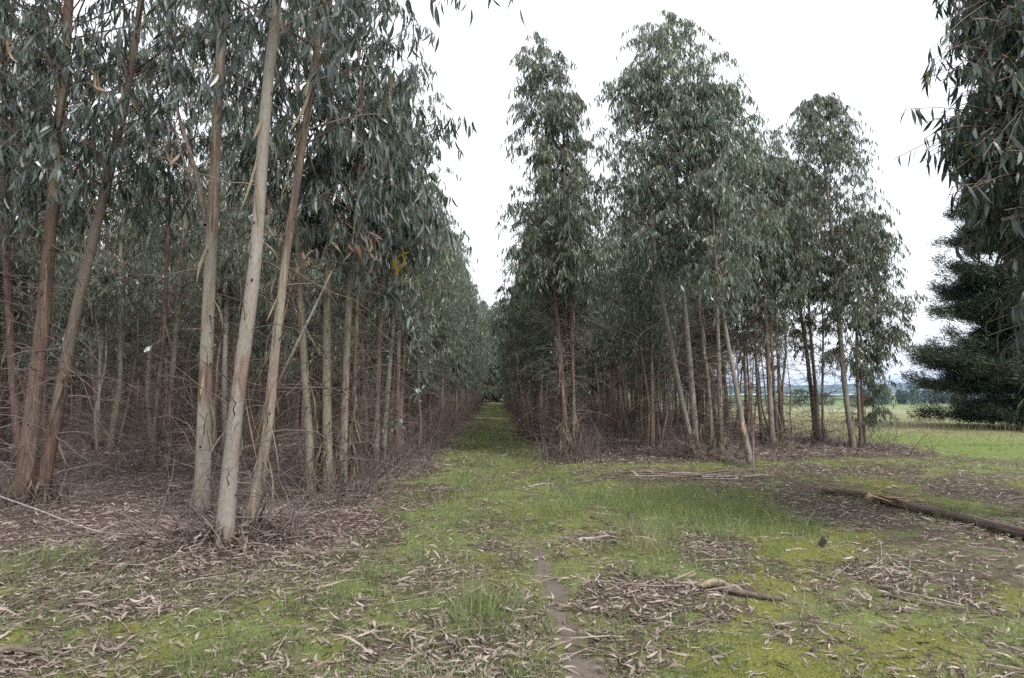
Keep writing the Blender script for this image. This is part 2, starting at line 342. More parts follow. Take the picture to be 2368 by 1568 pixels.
# ------------------------------------------------------------------ scattered ground cover (stuff)
def scatter(n, rmax, power=1.35, xlim=.95, ymin=2.6):
    u = rng.random(n)**power; r = ymin+u*(rmax-ymin)
    a = (rng.random(n)*2-1)*math.atan(xlim)
    return r*np.tan(a)*1.0, r
def onground(x, y): return np.stack([x, y, gz(x, y)], -1)
def flat_leaves(mb, x, y, L, W, up=.012, tilt=.35, seg=3, rlo=0, rhi=1):
    n = len(x); p = onground(x, y); p[:, 2] += up+rng.random(n)*.02
    az = rng.random(n)*2*pi; el = (rng.random(n)-.35)*tilt
    d = np.stack([np.cos(az)*np.cos(el), np.sin(az)*np.cos(el), np.sin(el)], -1)
    roll = (rng.random(n)-.5)*1.3
    w = np.stack([-np.sin(az)*np.cos(roll), np.cos(az)*np.cos(roll), np.sin(roll)], -1)
    r = np.clip(rng.normal(.44, .24, n), 0.02, .88)+.12*(rng.random(n) < .015)*(rhi-rlo)+rlo
    mb.leaves(p, d, w, L, W, rng.normal(0, .28, n), r, seg, rng.normal(.0, .5, n))
lm = MB()
x, y = scatter(260000, 30, 1.5)
F = fields(x, y); keep = rng.random(len(x)) < np.clip(F['lit'], 0, 1)**1.15*.9
x, y = x[keep], y[keep]; n = len(x); far = np.clip(y/14, .9, 1.5)
flat_leaves(lm, x, y, (LL_ := rng.gamma(3.0, .021, n).clip(.015, .15))*far, LL_*rng.uniform(.11, .22, n)*far)
x, y = scatter(2400, 24, 1.4); F = fields(x, y); keep = rng.random(len(x)) < np.clip(F['lit'], 0, 1)**2*.7; x, y = x[keep], y[keep]; n = len(x)
flat_leaves(lm, x, y, rng.uniform(.14, .4, n), rng.uniform(.010, .028, n), .015, .18, 4, .0, .75)
x, y = scatter(6000, 26, 1.4); F = fields(x, y); keep = rng.random(len(x)) < np.clip(F['lit'], 0, 1)*.8; x, y = x[keep], y[keep]; n = len(x)
p = onground(x, y); az = rng.random(n)*2*pi; L = rng.uniform(.12, .5, n); el = rng.normal(.04, .1, n)
tt = np.linspace(0, 1, 4); d = np.stack([np.cos(az), np.sin(az), np.sin(el)], -1); s_ = np.stack([-np.sin(az), np.cos(az), 0*az], -1)
lm.tubes(p[:, None]+np.array([0, 0, .02])+d[:, None]*(L[:, None]*tt)[..., None]+s_[:, None]*((rng.normal(0, .12, n)*L)[:, None]*tt**2)[..., None], np.stack([rng.uniform(.002, .006, n)]*4, 1)*np.array([1, .9, .7, .4]), 4, rng.random(n)*.8)
# shed bark heaped round the feet of the nearest trees
for cx, cy_, n, rad in ((-3.1, 7.45, 800, .8), (-2.95, 8.0, 350, .5), (-3.6, 8.6, 350, .5), (-3.05, 11.3, 500, .8), (-7.2, 10.1, 500, .9), (1.42, 16.5, 350, .6), (4.75, 16.8, 600, .9), (7.75, 20.1, 350, .9)):
    a = rng.random(n)*2*pi; r_ = np.abs(rng.normal(0, rad*.6, n)); x = cx+r_*np.cos(a); y = cy_+r_*np.sin(a); p = onground(x, y); p[:, 2] += rng.random(n)*.13*np.exp(-(r_/rad)**2)+.01
    az = a+rng.normal(0, .9, n); el = rng.normal(-.1, .3, n); d = np.stack([np.cos(az)*np.cos(el), np.sin(az)*np.cos(el), np.sin(el)], -1); ro = rng.normal(0, .6, n)
    lm.leaves(p, d, np.stack([-np.sin(az)*np.cos(ro), np.cos(az)*np.cos(ro), np.sin(ro)], -1), rng.uniform(.12, .42, n), rng.uniform(.010, .032, n), rng.normal(0, .25, n), np.clip(rng.normal(.30, .2, n), 0, .85), 4, rng.normal(0, .7, n))
tag(lm.build('leaf_litter', M['litter']), kind='stuff')
# grass
gb = MB()
x, y = scatter(420000, 34, 1.35)
F = fields(x, y); clump = sst(.36, .62, fbm(x, y, 4.5, 2)); keep = rng.random(len(x)) < np.clip(F['gr'], 0, 1.1)*(.25+.75*clump)
x, y, gv, pv = x[keep], y[keep], F['gr'][keep], F['past'][keep]; n = len(x)
lean = rng.normal(0, .45, (n, 2)); d = np.stack([lean[:, 0], lean[:, 1], np.ones(n)], -1)
az = rng.random(n)*2*pi; w = np.stack([np.cos(az), np.sin(az), 0*az], -1)
tall = 1.0+.7*blobs(x, y, [(1540, 1170, 230, 45, 1.), (1500, 1260, 60, 50, 1.3), (1110, 1420, 80, 60, 1.0), (60, 1300, 120, 35, .8)])
H = rng.gamma(2.6, .031, n)*tall*(.6+.5*gv)*(1-.35*pv)
gb.leaves(onground(x, y)-np.array([0, 0, .01]), d, w, np.clip(H, .02, .35), np.clip(.0022+.0003*y, .0025, .011), rng.normal(0, .35, n), np.clip(rng.beta(1.5, 2.2, n)+.12*(rng.random(n) < .1)*3, 0, 1), 2, rng.normal(0, .4, n))
def tuft(mb, dx, dy, n, rad, h, w):
    c = G(dx, dy); a = rng.random(n)*2*pi; r = rad*np.sqrt(rng.random(n)); x = c[0]+r*np.cos(a); y = c[1]+r*np.sin(a); b = rng.random(n)*2*pi
    mb.leaves(onground(x, y), np.stack([np.cos(a)*r/rad*.55+rng.normal(0, .18, n), np.sin(a)*r/rad*.55+rng.normal(0, .18, n), np.ones(n)], -1), np.stack([np.cos(b), np.sin(b), 0*b], -1), h*rng.uniform(.4, 1.1, n), w*rng.uniform(.7, 1.3, n), rng.normal(0, .3, n), np.clip(rng.beta(1.6, 1.8, n), 0, 1), 3, rng.normal(0, .4, n))
for dx, dy, n, rad, h in ((1110, 1440, 160, .28, .26), (1085, 1400, 70, .16, .22), (60, 1310, 180, .5, .24), (140, 1290, 120, .3, .22), (1220, 1545, 50, .1, .2), (1215, 1395, 30, .1, .14), (1245, 1215, 50, .15, .15), (900, 1330, 60, .2, .16), (1050, 1170, 90, .3, .16), (650, 1480, 70, .2, .18),
                          (1660, 1335, 60, .2, .16), (1380, 1270, 60, .2, .18), (1470, 1320, 60, .2, .2), (980, 1235, 70, .25, .18), (480, 1530, 80, .22, .2), (760, 1390, 60, .2, .16), (1600, 1450, 50, .2, .12), (2240, 1180, 110, .4, .2), (1700, 1165, 160, .6, .2), (1530, 1195, 160, .6, .2), (1400, 1150, 140, .5, .18)): tuft(gb, dx, dy, n, rad, h, .0045)
tag(gb.build('grass', M['grass']), kind='stuff')
# moss cushions: short upright leaflets
mm = MB()
x, y = scatter(90000, 22, 1.3); F = fields(x, y); keep = rng.random(len(x)) < np.clip(F['mo'], 0, 1)**1.4*sst(.35, .6, fbm(x, y, 3.5, 2))*1.0; x, y = x[keep], y[keep]; n = len(x)
d = np.stack([rng.normal(0, .7, n), rng.normal(0, .7, n), np.ones(n)], -1); az = rng.random(n)*2*pi
mm.leaves(onground(x, y)+np.array([0, 0, .004]), d, np.stack([np.cos(az), np.sin(az), 0*az], -1), rng.uniform(.015, .04, n), rng.uniform(.006, .013, n), 0, rng.random(n), 1)
tag(mm.build('moss', M['moss']), kind='stuff')
# belt of tall dry grass along the paddock edge
db = MB()
n = 15000; y = rng.uniform(25, 47, n); x = rng.uniform(9, 44, n); keep = (sst(24, 30, y+3*(fbm(x, y, .3, 2)-.5)*2)*sst(47, 36, y)*sst(.3, .6, fbm(x, y, .5, 3)+.12) > rng.random(n)) & (x-ROWD*y > 11.3); x, y = x[keep], y[keep]; n = len(x)
az = rng.random(n)*2*pi
db.leaves(onground(x, y), np.stack([rng.normal(0, .22, n), rng.normal(0, .22, n), np.ones(n)], -1), np.stack([np.cos(az), np.sin(az), 0*az], -1), rng.uniform(.12, .48, n), rng.uniform(.005, .013, n), rng.normal(0, .2, n), rng.random(n), 2)
for dx, dy, n, rad, h in ((1512, 1275, 110, .20, .34), (1495, 1235, 60, .2, .28), (1075, 1395, 25, .1, .36), (1440, 1225, 40, .15, .2)): tuft(db, dx, dy, n, rad, h, .004)
tag(db.build('dry_grass', M['drygrass']), kind='stuff')
print('ground cover', lm.n, gb.n, mm.n)
# ------------------------------------------------------------------ trees
def resample(pts, k):
    pts = np.asarray(pts, float); s = np.concatenate([[0], np.cumsum(np.linalg.norm(np.diff(pts, axis=0), axis=1))])
    t = np.linspace(0, s[-1], k)
    # smooth interpolation
    out = np.stack([np.interp(t, s, pts[:, i]) for i in range(3)], -1)
    for _ in range(max(2, k//14)):
        out[1:-1] = .25*out[:-2]+.5*out[1:-1]+.25*out[2:]
    return out
def stem_mesh(pts, r0, r1, sides=12, seed=0, peel=.5, flare=.25, ph=None):
    """tapered trunk with a slightly uneven outline; returns its builder and its resampled axis"""
    k = max(12, int(np.linalg.norm(pts[-1]-pts[0])*5)); ax = resample(pts, k)
    t = np.linspace(0, 1, k); R = r0*(1-t)**.85+r1*t; R = R*(1+flare*np.exp(-t*k/5*1.6))
    mb = MB()
    a = np.arange(sides)*2*pi/sides
    T = nz(np.gradient(ax, axis=0)); n1 = nz(np.cross(T, np.array([0., 1, 0]))); n2 = np.cross(T, n1)
    bump = 1+.10*(fbm(np.cos(a)[None]*1.3+seed*3.7+ax[:, 2:3]*.35, np.sin(a)[None]*1.3+ax[:, 2:3]*1.1+seed, 1.0, 3)-.5)*2
    V = ax[:, None]+(R[:, None]*bump)[..., None]*(np.cos(a)[None, :, None]*n1[:, None]+np.sin(a)[None, :, None]*n2[:, None])
    idx = np.arange(k*sides).reshape(k, sides)
    f = np.stack([idx[:-1], np.roll(idx, -1, 1)[:-1], np.roll(idx, -1, 1)[1:], idx[1:]], -1).reshape(-1, 4)
    h = ax[:, 2]-ax[0, 2]
    pl = peel+1.3*(fbm(h*.55+seed*5.1, h*0+seed, 1.0, 2)-.5)+(np.interp(h, ph[0], ph[1]) if ph is not None else 0)
    mb.add(V, f, .5, np.repeat(pl, sides))
    return mb, ax, R
def knots(mb, ax, R, n, zmax):
    ks = [i for i in range(3, len(ax)-1) if ax[i, 2]-ax[0, 2] < zmax]
    for i in rng.choice(ks, min(n, len(ks)), replace=False):
        az = rng.uniform(pi, 2*pi) if rng.random() < .7 else rng.uniform(0, pi)
        o = np.array([math.cos(az), math.sin(az), .35]); p = ax[i]+o*R[i]*.8
        L = R[i]*.35+.012
        mb.tubes(np.stack([p, p+o*L*.6, p+o*L]), np.array([.016, .012, .006])*rng.uniform(.7, 1.2), 5, .5, .5, 1, True)
def at_axis(ax, fr):
    i = np.clip(fr*(len(ax)-1), 0, len(ax)-1.001); j = i.astype(int); w = (i-j)[:, None]
    return ax[j]*(1-w)+ax[j+1]*w
def add_crown(mb_leaf, mb_br, ax, z0, Rmax, nb, nt, nl, LL, seg=3, size=1.0, shape=.65, gapseed=0, droop=1.0, az_bias=None):
    """limbs rise from the stem, twigs droop from them and leaves hang from the twigs"""
    hs = ax[:, 2]-ax[0, 2]; H = hs[-1]
    f0 = np.interp(z0, hs, np.linspace(0, 1, len(ax)))
    fr = np.sort(rng.random(nb)**.95); az = np.arange(nb)*2.39996+rng.normal(0, .5, nb)
    if az_bias is not None: az = np.where(rng.random(nb) < az_bias[1], rng.normal(az_bias[0], .7, nb), az)
    keep = fbm(az*.9+gapseed*7.7, fr*6+gapseed, 1.0, 2) > .33
    fr, az = fr[keep], az[keep]; nb = len(fr)
    p0 = at_axis(ax, f0+(1-f0)*fr*.985)
    prof = (np.minimum(1, .62+fr*1.6))*(1-fr)**shape+.10
    L = Rmax*prof*rng.uniform(.65, 1.12, nb)
    out = np.stack([np.cos(az), np.sin(az), 0*az], -1)
    t = np.linspace(0, 1, 6); rise = rng.uniform(.75, 1.25, nb)*(.8+.5*fr)
    zz = (rise*L)[:, None]*(t-.42*droop*t**2.2)
    wig = np.stack([-np.sin(az), np.cos(az), 0*az], -1)*rng.normal(0, .14, nb)[:, None]
    B = p0[:, None]+out[:, None]*(L[:, None]*t**.9)[..., None]+wig[:, None]*(L[:, None]*t**2)[..., None]; B[..., 2] += zz
    br0 = .006+.009*L/max(Rmax, .1)
    mb_br.tubes(B, br0[:, None]*(1-.75*t)[None], 4, rng.random(nb))
    # twigs
    bi = np.repeat(np.arange(nb), nt); n = len(bi)
    tb = np.clip(rng.beta(1.6, 1.1, n), .12, 1)
    i = np.clip(tb*5, 0, 4.999); j = i.astype(int); w = (i-j)[:, None]
    q0 = B[bi, j]*(1-w)+B[bi, j+1]*w
    ta = az[bi]+rng.normal(0, 1.0, n)
    tl = rng.uniform(.25, .62, n)*size*(.6+.4*np.minimum(1, L[bi]/1.0))
    td = np.stack([np.cos(ta), np.sin(ta), rng.normal(.25, .4, n)], -1)
    u = np.linspace(0, 1, 4)
    Tw = q0[:, None]+nz(td)[:, None]*(tl[:, None]*u)[..., None]; Tw[..., 2] -= (tl*.85*droop)[:, None]*u**2
    mb_br.tubes(Tw, np.full((n, 1), .0035*size)*np.array([[1, .9, .7, .4]]), 3, rng.random(n))
    ti = np.repeat(np.arange(n), nl); N = len(ti)
    tu = np.clip(rng.random(N)*.95+.05, 0, .999)*3; j = tu.astype(int); w = (tu-j)[:, None]
    lp = Tw[ti, j]*(1-w)+Tw[ti, j+1]*w
    la = rng.random(N)*2*pi; sp = np.abs(rng.normal(.0, .42, N))
    d = np.stack([np.cos(la)*sp, np.sin(la)*sp, -np.ones(N)], -1)
    wa = rng.random(N)*2*pi
    wv = np.stack([np.cos(wa), np.sin(wa), rng.normal(0, .25, N)], -1)
    lt = (rng.normal(0, .13, nb)+.3*(rng.random(nb) < .08))[bi][ti]     # limb-to-limb tone
    r = np.clip(rng.normal(.45, .2, N)+lt, 0, .93); r = np.where(rng.random(N) < .012, rng.uniform(.94, 1, N), r)
    l_ = LL*rng.uniform(.65, 1.25, N)*size
    mb_leaf.leaves(lp, d, wv, l_, l_*rng.uniform(.13, .19, N), rng.choice([-1, 1], N)*rng.uniform(.08, .32, N), r, seg, rng.normal(0, .25, N))
def dead_twigs(mb, ax, R, n, zlo, zhi, Lmax, sub=2, droop=.35, rad=.0085):
    hs = ax[:, 2]-ax[0, 2]; z = zlo+(zhi-zlo)*rng.random(n); fr = np.interp(z, hs, np.linspace(0, 1, len(ax)))
    n = int(n); p = at_axis(ax, fr); az = rng.random(n)*2*pi; L = 1.25*Lmax*rng.uniform(.25, 1, n)**1.2; el = rng.normal(.25, .4, n)
    d = np.stack([np.cos(az)*np.cos(el), np.sin(az)*np.cos(el), np.sin(el)], -1)
    t = np.linspace(0, 1, 6); s_ = np.stack([-np.sin(az), np.cos(az), 0*az], -1)
    B = p[:, None]+d[:, None]*(L[:, None]*t)[..., None]+s_[:, None]*((rng.normal(0, .25, n)*L)[:, None]*t**2)[..., None]
    B[..., 2] -= (L*rng.uniform(-.1, droop*2, n))[:, None]*t**2
    B = B+(rng.normal(0, .018, B.shape)*L[:, None, None])*np.minimum(t*3, 1)[None, :, None]
    B[..., 2] = np.maximum(B[..., 2], ax[0, 2]+.02)
    rr = rad*rng.uniform(.5, 1.3, n)
    col = np.clip(rng.beta(2, 2.2, n), 0, 1)
    mb.tubes(B, rr[:, None]*(1-.8*t), 4, col)
    if sub:
        bi = np.repeat(np.arange(n), sub); m_ = len(bi); tb = rng.uniform(.25, .9, m_)*5; j = tb.astype(int); w = (tb-j)[:, None]
        q = B[bi, j]*(1-w)+B[bi, j+1]*w
        a2 = az[bi]+rng.normal(0, .8, m_); l2 = L[bi]*rng.uniform(.2, .55, m_); e2 = rng.normal(.1, .5, m_)
        d2 = np.stack([np.cos(a2)*np.cos(e2), np.sin(a2)*np.cos(e2), np.sin(e2)], -1); u = np.linspace(0, 1, 4)
        Q = q[:, None]+d2[:, None]*(l2[:, None]*u)[..., None]; Q[..., 2] -= (l2*rng.uniform(0, .4, m_))[:, None]*u**2
        Q[..., 2] = np.maximum(Q[..., 2], ax[0, 2]+.015)
        mb.tubes(Q, (rr[bi]*.5)[:, None]*np.array([1, .85, .6, .35]), 3, col[bi])
def base_thicket(mb, c, n, rad, hmax):
    az = rng.random(n)*2*pi; r = rad*np.sqrt(rng.random(n)); p = np.stack([c[0]+r*np.cos(az), c[1]+r*np.sin(az), c[2]+0*r], -1)
    a2 = rng.random(n)*2*pi; L = hmax*rng.uniform(.2, 1, n)**1.2; el = rng.uniform(.05, 1.4, n)
    d = np.stack([np.cos(a2)*np.cos(el), np.sin(a2)*np.cos(el), np.sin(el)], -1); t = np.linspace(0, 1, 5)
    B = p[:, None]+d[:, None]*(L[:, None]*t)[..., None]; B[..., 2] -= (L*rng.uniform(0, .5, n))[:, None]*t**2
    B = B+rng.normal(0, .02, B.shape)*t[None, :, None]; B[..., 2] = np.maximum(B[..., 2], c[2]+.01)
    mb.tubes(B, rng.uniform(.003, .009, n)[:, None]*(1-.7*t), 4, np.clip(rng.beta(2, 2, n), 0, 1))
def bark_strips(mb, ax, R, n, zlo, zhi, L=(.12, .75), W=(.010, .045), stand=1.12, loose=.2):
    hs = ax[:, 2]-ax[0, 2]; z = zlo+(zhi-zlo)*rng.random(n); fr = np.interp(z, hs, np.linspace(0, 1, len(ax)))
    p = at_axis(ax, fr); r = np.interp(fr, np.linspace(0, 1, len(ax)), R)
    az = rng.random(n)*2*pi; o = np.stack([np.cos(az), np.sin(az), 0*az], -1)
    l = rng.uniform(*L, n); l = np.minimum(l, z+.15)
    ax_d = nz(at_axis(ax, np.clip(fr-.03, 0, 1))-at_axis(ax, np.clip(fr+.03, 0, 1)))
    d = ax_d+o*np.abs(rng.normal(0, loose, n))[:, None]+np.cross(o, ax_d)*rng.normal(0, .12, n)[:, None]
    mb.leaves(p+o*(r*stand)[:, None], d, np.cross(o, d), l, rng.uniform(*W, n), rng.normal(0, .06, n), rng.random(n), 4, rng.normal(.0, .35, n))
def bark_skirt(mb, c, n, rad, h):
    az = rng.random(n)*2*pi; o = np.stack([np.cos(az), np.sin(az), 0*az], -1); z = rng.uniform(.05, h, n)
    rr = rad*rng.uniform(.95, 1.35, n)*(1+1.6*rng.random(n)**4); p = np.asarray(c)+o*rr[:, None]; p[:, 2] += z
    d = np.stack([o[:, 0]*rng.uniform(-.15, .3, n), o[:, 1]*rng.uniform(-.15, .3, n), -np.ones(n)], -1)+rng.normal(0, .13, (n, 3))
    mb.leaves(p, d, np.cross(o, d)+rng.normal(0, .3, (n, 3)), np.minimum(rng.uniform(.12, .5, n), z+.06), rng.uniform(.01, .05, n), rng.normal(0, .25, n), rng.random(n), 4, rng.normal(0, .5, n))

def make_tree(stems, crown, barkmat='bark', twigs=60, tw_z=(.3, 4.0), tw_L=1.0, thicket=60, strips=14, skirt=30, skirt_h=.6, nknots=0, leaf='leaf', seg=3, name='eucalyptus_tree', lod=1.0, long=0):
    """stems: list of dicts pts (world), r0, r1, z0 (crown base), Rmax, nb; returns the tree's Empty"""
    base = np.mean([s['pts'][0] for s in stems], axis=0); base[2] = gz(base[0], base[1])
    root = empty(name, base)
    cl = MB(); cb = MB(); dt = MB(); bk = MB(); sk = MB()
    for i, s in enumerate(stems):
        pts = np.asarray(s['pts'], float)
        pts = np.concatenate([(pts[0]-np.array([0, 0, .12]))[None], pts])
        mb, ax, R = stem_mesh(pts, s['r0'], s.get('r1', .012), 12 if lod >= 1 else 8, rng.random()*50, s.get('peel', .45), ph=s.get('ph'))
        if nknots: knots(mb, ax, R, nknots, 6.5)
        mb.build('trunk', [M[s.get('bark', barkmat)], M['knot']], root, origin=base)
        if s.get('nb', 1) > 0:
            add_crown(cl, cb, ax, s['z0'], s['Rmax'], int(1.5*s.get('nb', crown['nb'])*lod), crown['nt'], crown['nl'], crown['LL'], seg, crown.get('size', 1.0), crown.get('shape', .65), rng.random()*9, crown.get('droop', 1.0), s.get('bias'))
        n = int(2.0*twigs/len(stems))
        if n: dead_twigs(dt, ax, R, n, tw_z[0], min(tw_z[1], ax[-1, 2]-ax[0, 2]-.5), tw_L, 3 if lod >= 1 else 1)
        if long: dead_twigs(dt, ax, R, max(1, long//len(stems)//2), .4, 3.6, 1.9, 5, .3, .009)
        if strips: bark_strips(bk, ax, R, max(2, strips//len(stems)), .5, 6.5)
        if skirt: bark_skirt(sk, pts[1]-np.array([0, 0, .05]), skirt//len(stems), s['r0']*1.3, skirt_h)
    if thicket: base_thicket(dt, base, int(thicket*.75), 1.0, 1.1)
    if cl.n: cl.build('crown', M[leaf], root, False, base)
    if cb.n: cb.build('branches', M['twig_live'], root, True, base)
    if dt.n: tag(dt.build('dead_twigs', M['twig'], root, True, base), kind='stuff')
    if bk.n: tag(bk.build('peeling_bark', M['strip'], root, False, base), kind='stuff')
    if sk.n: tag(sk.build('shaggy_bark', M['strip_dark'], root, False, base), kind='stuff')
    return root
def dsp(*pts, Y, top=None):
    """stem axis through sight points at depth Y, from a foot on the ground, on to a top height"""
    a = [P(x, y, Y) for x, y in pts]; a[0][2] = gz(a[0][0], a[0][1])
    if top:
        d = a[-1]-a[max(0, len(a)-3)]; d = d/max(d[2], .1); need = top-a[-1][2]
        for q in (.35, .7, 1.0): a.append(a[-1-0] if False else a[len(pts)-1]+d*need*q*np.array([.6, .6, 1])+np.array([rng.normal(0, .05), rng.normal(0, .05), 0]))
    return np.array(a)
NEAR = dict(nb=34, nt=7, nl=11, LL=.235, size=1.0, shape=.55)
MID = dict(nb=46, nt=8, nl=11, LL=.175, size=1.0, shape=.6)
# --- nearest trees, stem by stem
APH = ([0, .3, 1.5, 1.75, 2.1, 2.3, 3.2, 3.9, 6, 7], [.3, 0, 0, .5, .45, 0, .05, .55, .6, .2])
A = make_tree([
    dict(pts=dsp((467, 1180), (472, 1000), (476, 850), (484, 650), (494, 450), (503, 250), (515, 20), Y=8.6, top=11.5), r0=.090, r1=.02, z0=5.5, Rmax=1.6, nb=30, peel=.1, bias=(1.3, .5), ph=APH),
    dict(pts=dsp((517, 1255), (540, 1000), (565, 800), (592, 600), (604, 400), (618, 200), (642, 0), Y=7.25, top=11), r0=.082, r1=.02, z0=5.6, Rmax=1.6, nb=30, peel=.1, bias=(1.3, .5), ph=APH),
    dict(pts=dsp((578, 1200), (600, 1090), (621, 1000), (632, 850), (648, 700), (665, 560), (690, 400), (715, 230), (738, 80), Y=7.9, top=10), r0=.062, r1=.012, z0=4.5, Rmax=2.0, nb=36, peel=.5, bias=(-.2, .35))],
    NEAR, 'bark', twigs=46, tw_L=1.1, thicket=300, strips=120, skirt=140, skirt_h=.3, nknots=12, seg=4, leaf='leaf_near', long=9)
tag(A, 'nearest eucalyptus, three smooth grey trunks rising from one mound of shed bark', 'tree')
B = make_tree([
    dict(pts=dsp((722, 1085), (714, 1000), (708, 900), (700, 780), (692, 650), (688, 500), (690, 300), Y=11.2, top=9), r0=.072, z0=4.2, Rmax=1.4, nb=26, peel=.2, bark='bark_green'),
    dict(pts=dsp((762, 1110), (756, 1000), (755, 800), (760, 600), (756, 400), (764, 200), Y=11.3, top=11), r0=.08, z0=3.8, Rmax=1.7, nb=44, peel=.3, bark='bark_green'),
    dict(pts=dsp((792, 1110), (795, 1000), (800, 850), (806, 700), (820, 560), (832, 400), (836, 250), Y=11.4, top=10.4), r0=.07, z0=3.4, Rmax=1.8, nb=44, peel=.35, bark='bark_green', bias=(-.1, .3)),
    dict(pts=dsp((742, 1100), (742, 950), (748, 800), (752, 640), Y=11.5, top=6), r0=.06, z0=4.2, Rmax=.8, nb=14, peel=1.0),
    dict(pts=dsp((812, 1090), (818, 900), (824, 760), (828, 580), Y=11.6, top=7.5), r0=.045, z0=3.2, Rmax=1.2, nb=22, peel=.9)],
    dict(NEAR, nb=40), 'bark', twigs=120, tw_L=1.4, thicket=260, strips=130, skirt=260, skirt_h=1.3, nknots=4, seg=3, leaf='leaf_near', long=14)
tag(B, 'second eucalyptus along the lane, several green-grey trunks wrapped in ragged brown bark', 'tree')
E = make_tree([
    dict(pts=dsp((52, 1140), (72, 980), (98, 760), (115, 550), (132, 350), (150, 150), (160, 0), Y=10.0, top=12), r0=.112, r1=.02, z0=4.5, Rmax=2.1, nb=66, peel=.75),
    dict(pts=dsp((92, 1110), (140, 900), (180, 700), (215, 550), (246, 430), (275, 300), (300, 180), Y=10.2, top=11), r0=.098, r1=.015, z0=4.2, Rmax=2.1, nb=66, peel=.45),
    dict(pts=dsp((60, 1150), (30, 900), (15, 600), (10, 300), Y=10.8, top=10.5), r0=.07, z0=4., Rmax=1.9, nb=60, peel=.8)],
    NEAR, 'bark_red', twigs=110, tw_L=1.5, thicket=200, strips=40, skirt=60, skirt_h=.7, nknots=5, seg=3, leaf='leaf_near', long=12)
tag(E, 'stout red-brown eucalyptus at the far left with two trunks leaning rightward', 'tree')
Ff = make_tree([
    dict(pts=dsp((352, 1085), (362, 950), (378, 800), (385, 600), (390, 400), Y=14.4, top=10), r0=.06, z0=4.5, Rmax=1.5, nb=36, peel=.8),
    dict(pts=dsp((385, 1065), (394, 920), (408, 740), (424, 560), (440, 380), Y=14.6, top=11), r0=.075, z0=4.2, Rmax=1.6, nb=40, peel=.3, bark='bark_green')],
    MID, 'bark', twigs=130, tw_L=1.4, thicket=160, strips=20, skirt=40, nknots=2, seg=2)
tag(Ff, 'thin olive eucalyptus pair behind the three smooth grey trunks', 'tree')
Cc = make_tree([
    dict(pts=dsp((868, 1072), (872, 950), (878, 800), (885, 620), (893, 420), Y=14.6, top=8.4), r0=.07, z0=3.0, Rmax=1.5, nb=44, peel=.7),
    dict(pts=dsp((884, 1068), (894, 930), (905, 800), (916, 620), (935, 420), Y=14.8, top=9.0), r0=.06, z0=2.9, Rmax=1.6, nb=44, peel=.2, bark='bark_green'),
    dict(pts=dsp((852, 1070), (846, 950), (838, 800), (826, 640), Y=14.8, top=7.4), r0=.05, z0=3.4, Rmax=1.2, nb=26, peel=.5)],
    dict(MID, nb=44), 'bark', twigs=120, tw_L=1.2, thicket=180, strips=24, skirt=90, nknots=2, seg=3, long=10)
tag(Cc, 'third eucalyptus along the lane with low hanging leaves and slim paired stems', 'tree')
R1 = make_tree([
    dict(pts=dsp((1309, 1062), (1306, 980), (1298, 850), (1284, 700), (1273, 560), (1266, 430), (1262, 300), Y=16.5, top=10.3), r0=.07, z0=4.1, Rmax=1.15, nb=90, peel=.85, bark='bark_red'),
    dict(pts=dsp((1328, 1058), (1327, 950), (1324, 800), (1318, 640), (1312, 500), Y=16.6, top=9.0), r0=.045, z0=3.9, Rmax=1.05, nb=60, peel=.8)],
    dict(MID, nb=52, nl=13, shape=.42), 'bark', twigs=120, tw_L=1.0, thicket=260, strips=60, skirt=420, skirt_h=1.0, seg=3)
tag(R1, 'narrow tall eucalyptus at the right corner of the lane, bark shaggy at its foot', 'tree')
R2 = make_tree([
    dict(pts=dsp((1606, 1052), (1594, 1000), (1580, 940), (1562, 850), (1537, 720), (1515, 600), (1500, 450), Y=16.8, top=9.6), r0=.07, z0=4.6, Rmax=1.8, nb=74, peel=.1),
    dict(pts=dsp((1612, 1055), (1604, 950), (1592, 800), (1580, 680), (1566, 450), (1556, 250), Y=16.9, top=11.0), r0=.085, z0=4.3, Rmax=1.95, nb=104, peel=.1),
    dict(pts=dsp((1648, 1048), (1640, 900), (1618, 740), (1615, 560), (1625, 400), Y=17.1, top=9.4), r0=.05, z0=4.5, Rmax=1.7, nb=66, peel=.5),
    dict(pts=dsp((1668, 1040), (1664, 900), (1658, 700), (1655, 500), Y=17.2, top=9.3), r0=.065, z0=4.3, Rmax=1.9, nb=80, peel=.2)],
    dict(MID, nb=56, nl=13, shape=.5), 'bark', twigs=150, tw_L=1.2, thicket=320, strips=60, skirt=380, skirt_h=.95, nknots=5, seg=3)
tag(R2, 'tallest right-hand eucalyptus, four splayed trunks behind the heap of bark', 'tree')
R3 = make_tree([dict(pts=dsp((1738, 1080), (1728, 1030), (1718, 985), (1700, 880), (1684, 800), (1668, 700), Y=15.4, top=6.6), r0=.065, z0=3.2, Rmax=.9, nb=34, peel=.35)],
    dict(MID, LL=.16), 'bark', twigs=22, thicket=24, strips=8, skirt=8, skirt_h=.2, seg=3)
tag(R3, 'slender lone sapling leaning leftward with a torn orange scar on its trunk', 'tree')
wb = MB(); p = P(1722, 1008, 15.33); q = P(1716, 975, 15.33); wb.tubes(np.stack([p, (p+q)/2, q]), np.array([.02, .062, .03]), 8); wb.build('bark_scar', M['split'], R3, origin=R3.location)
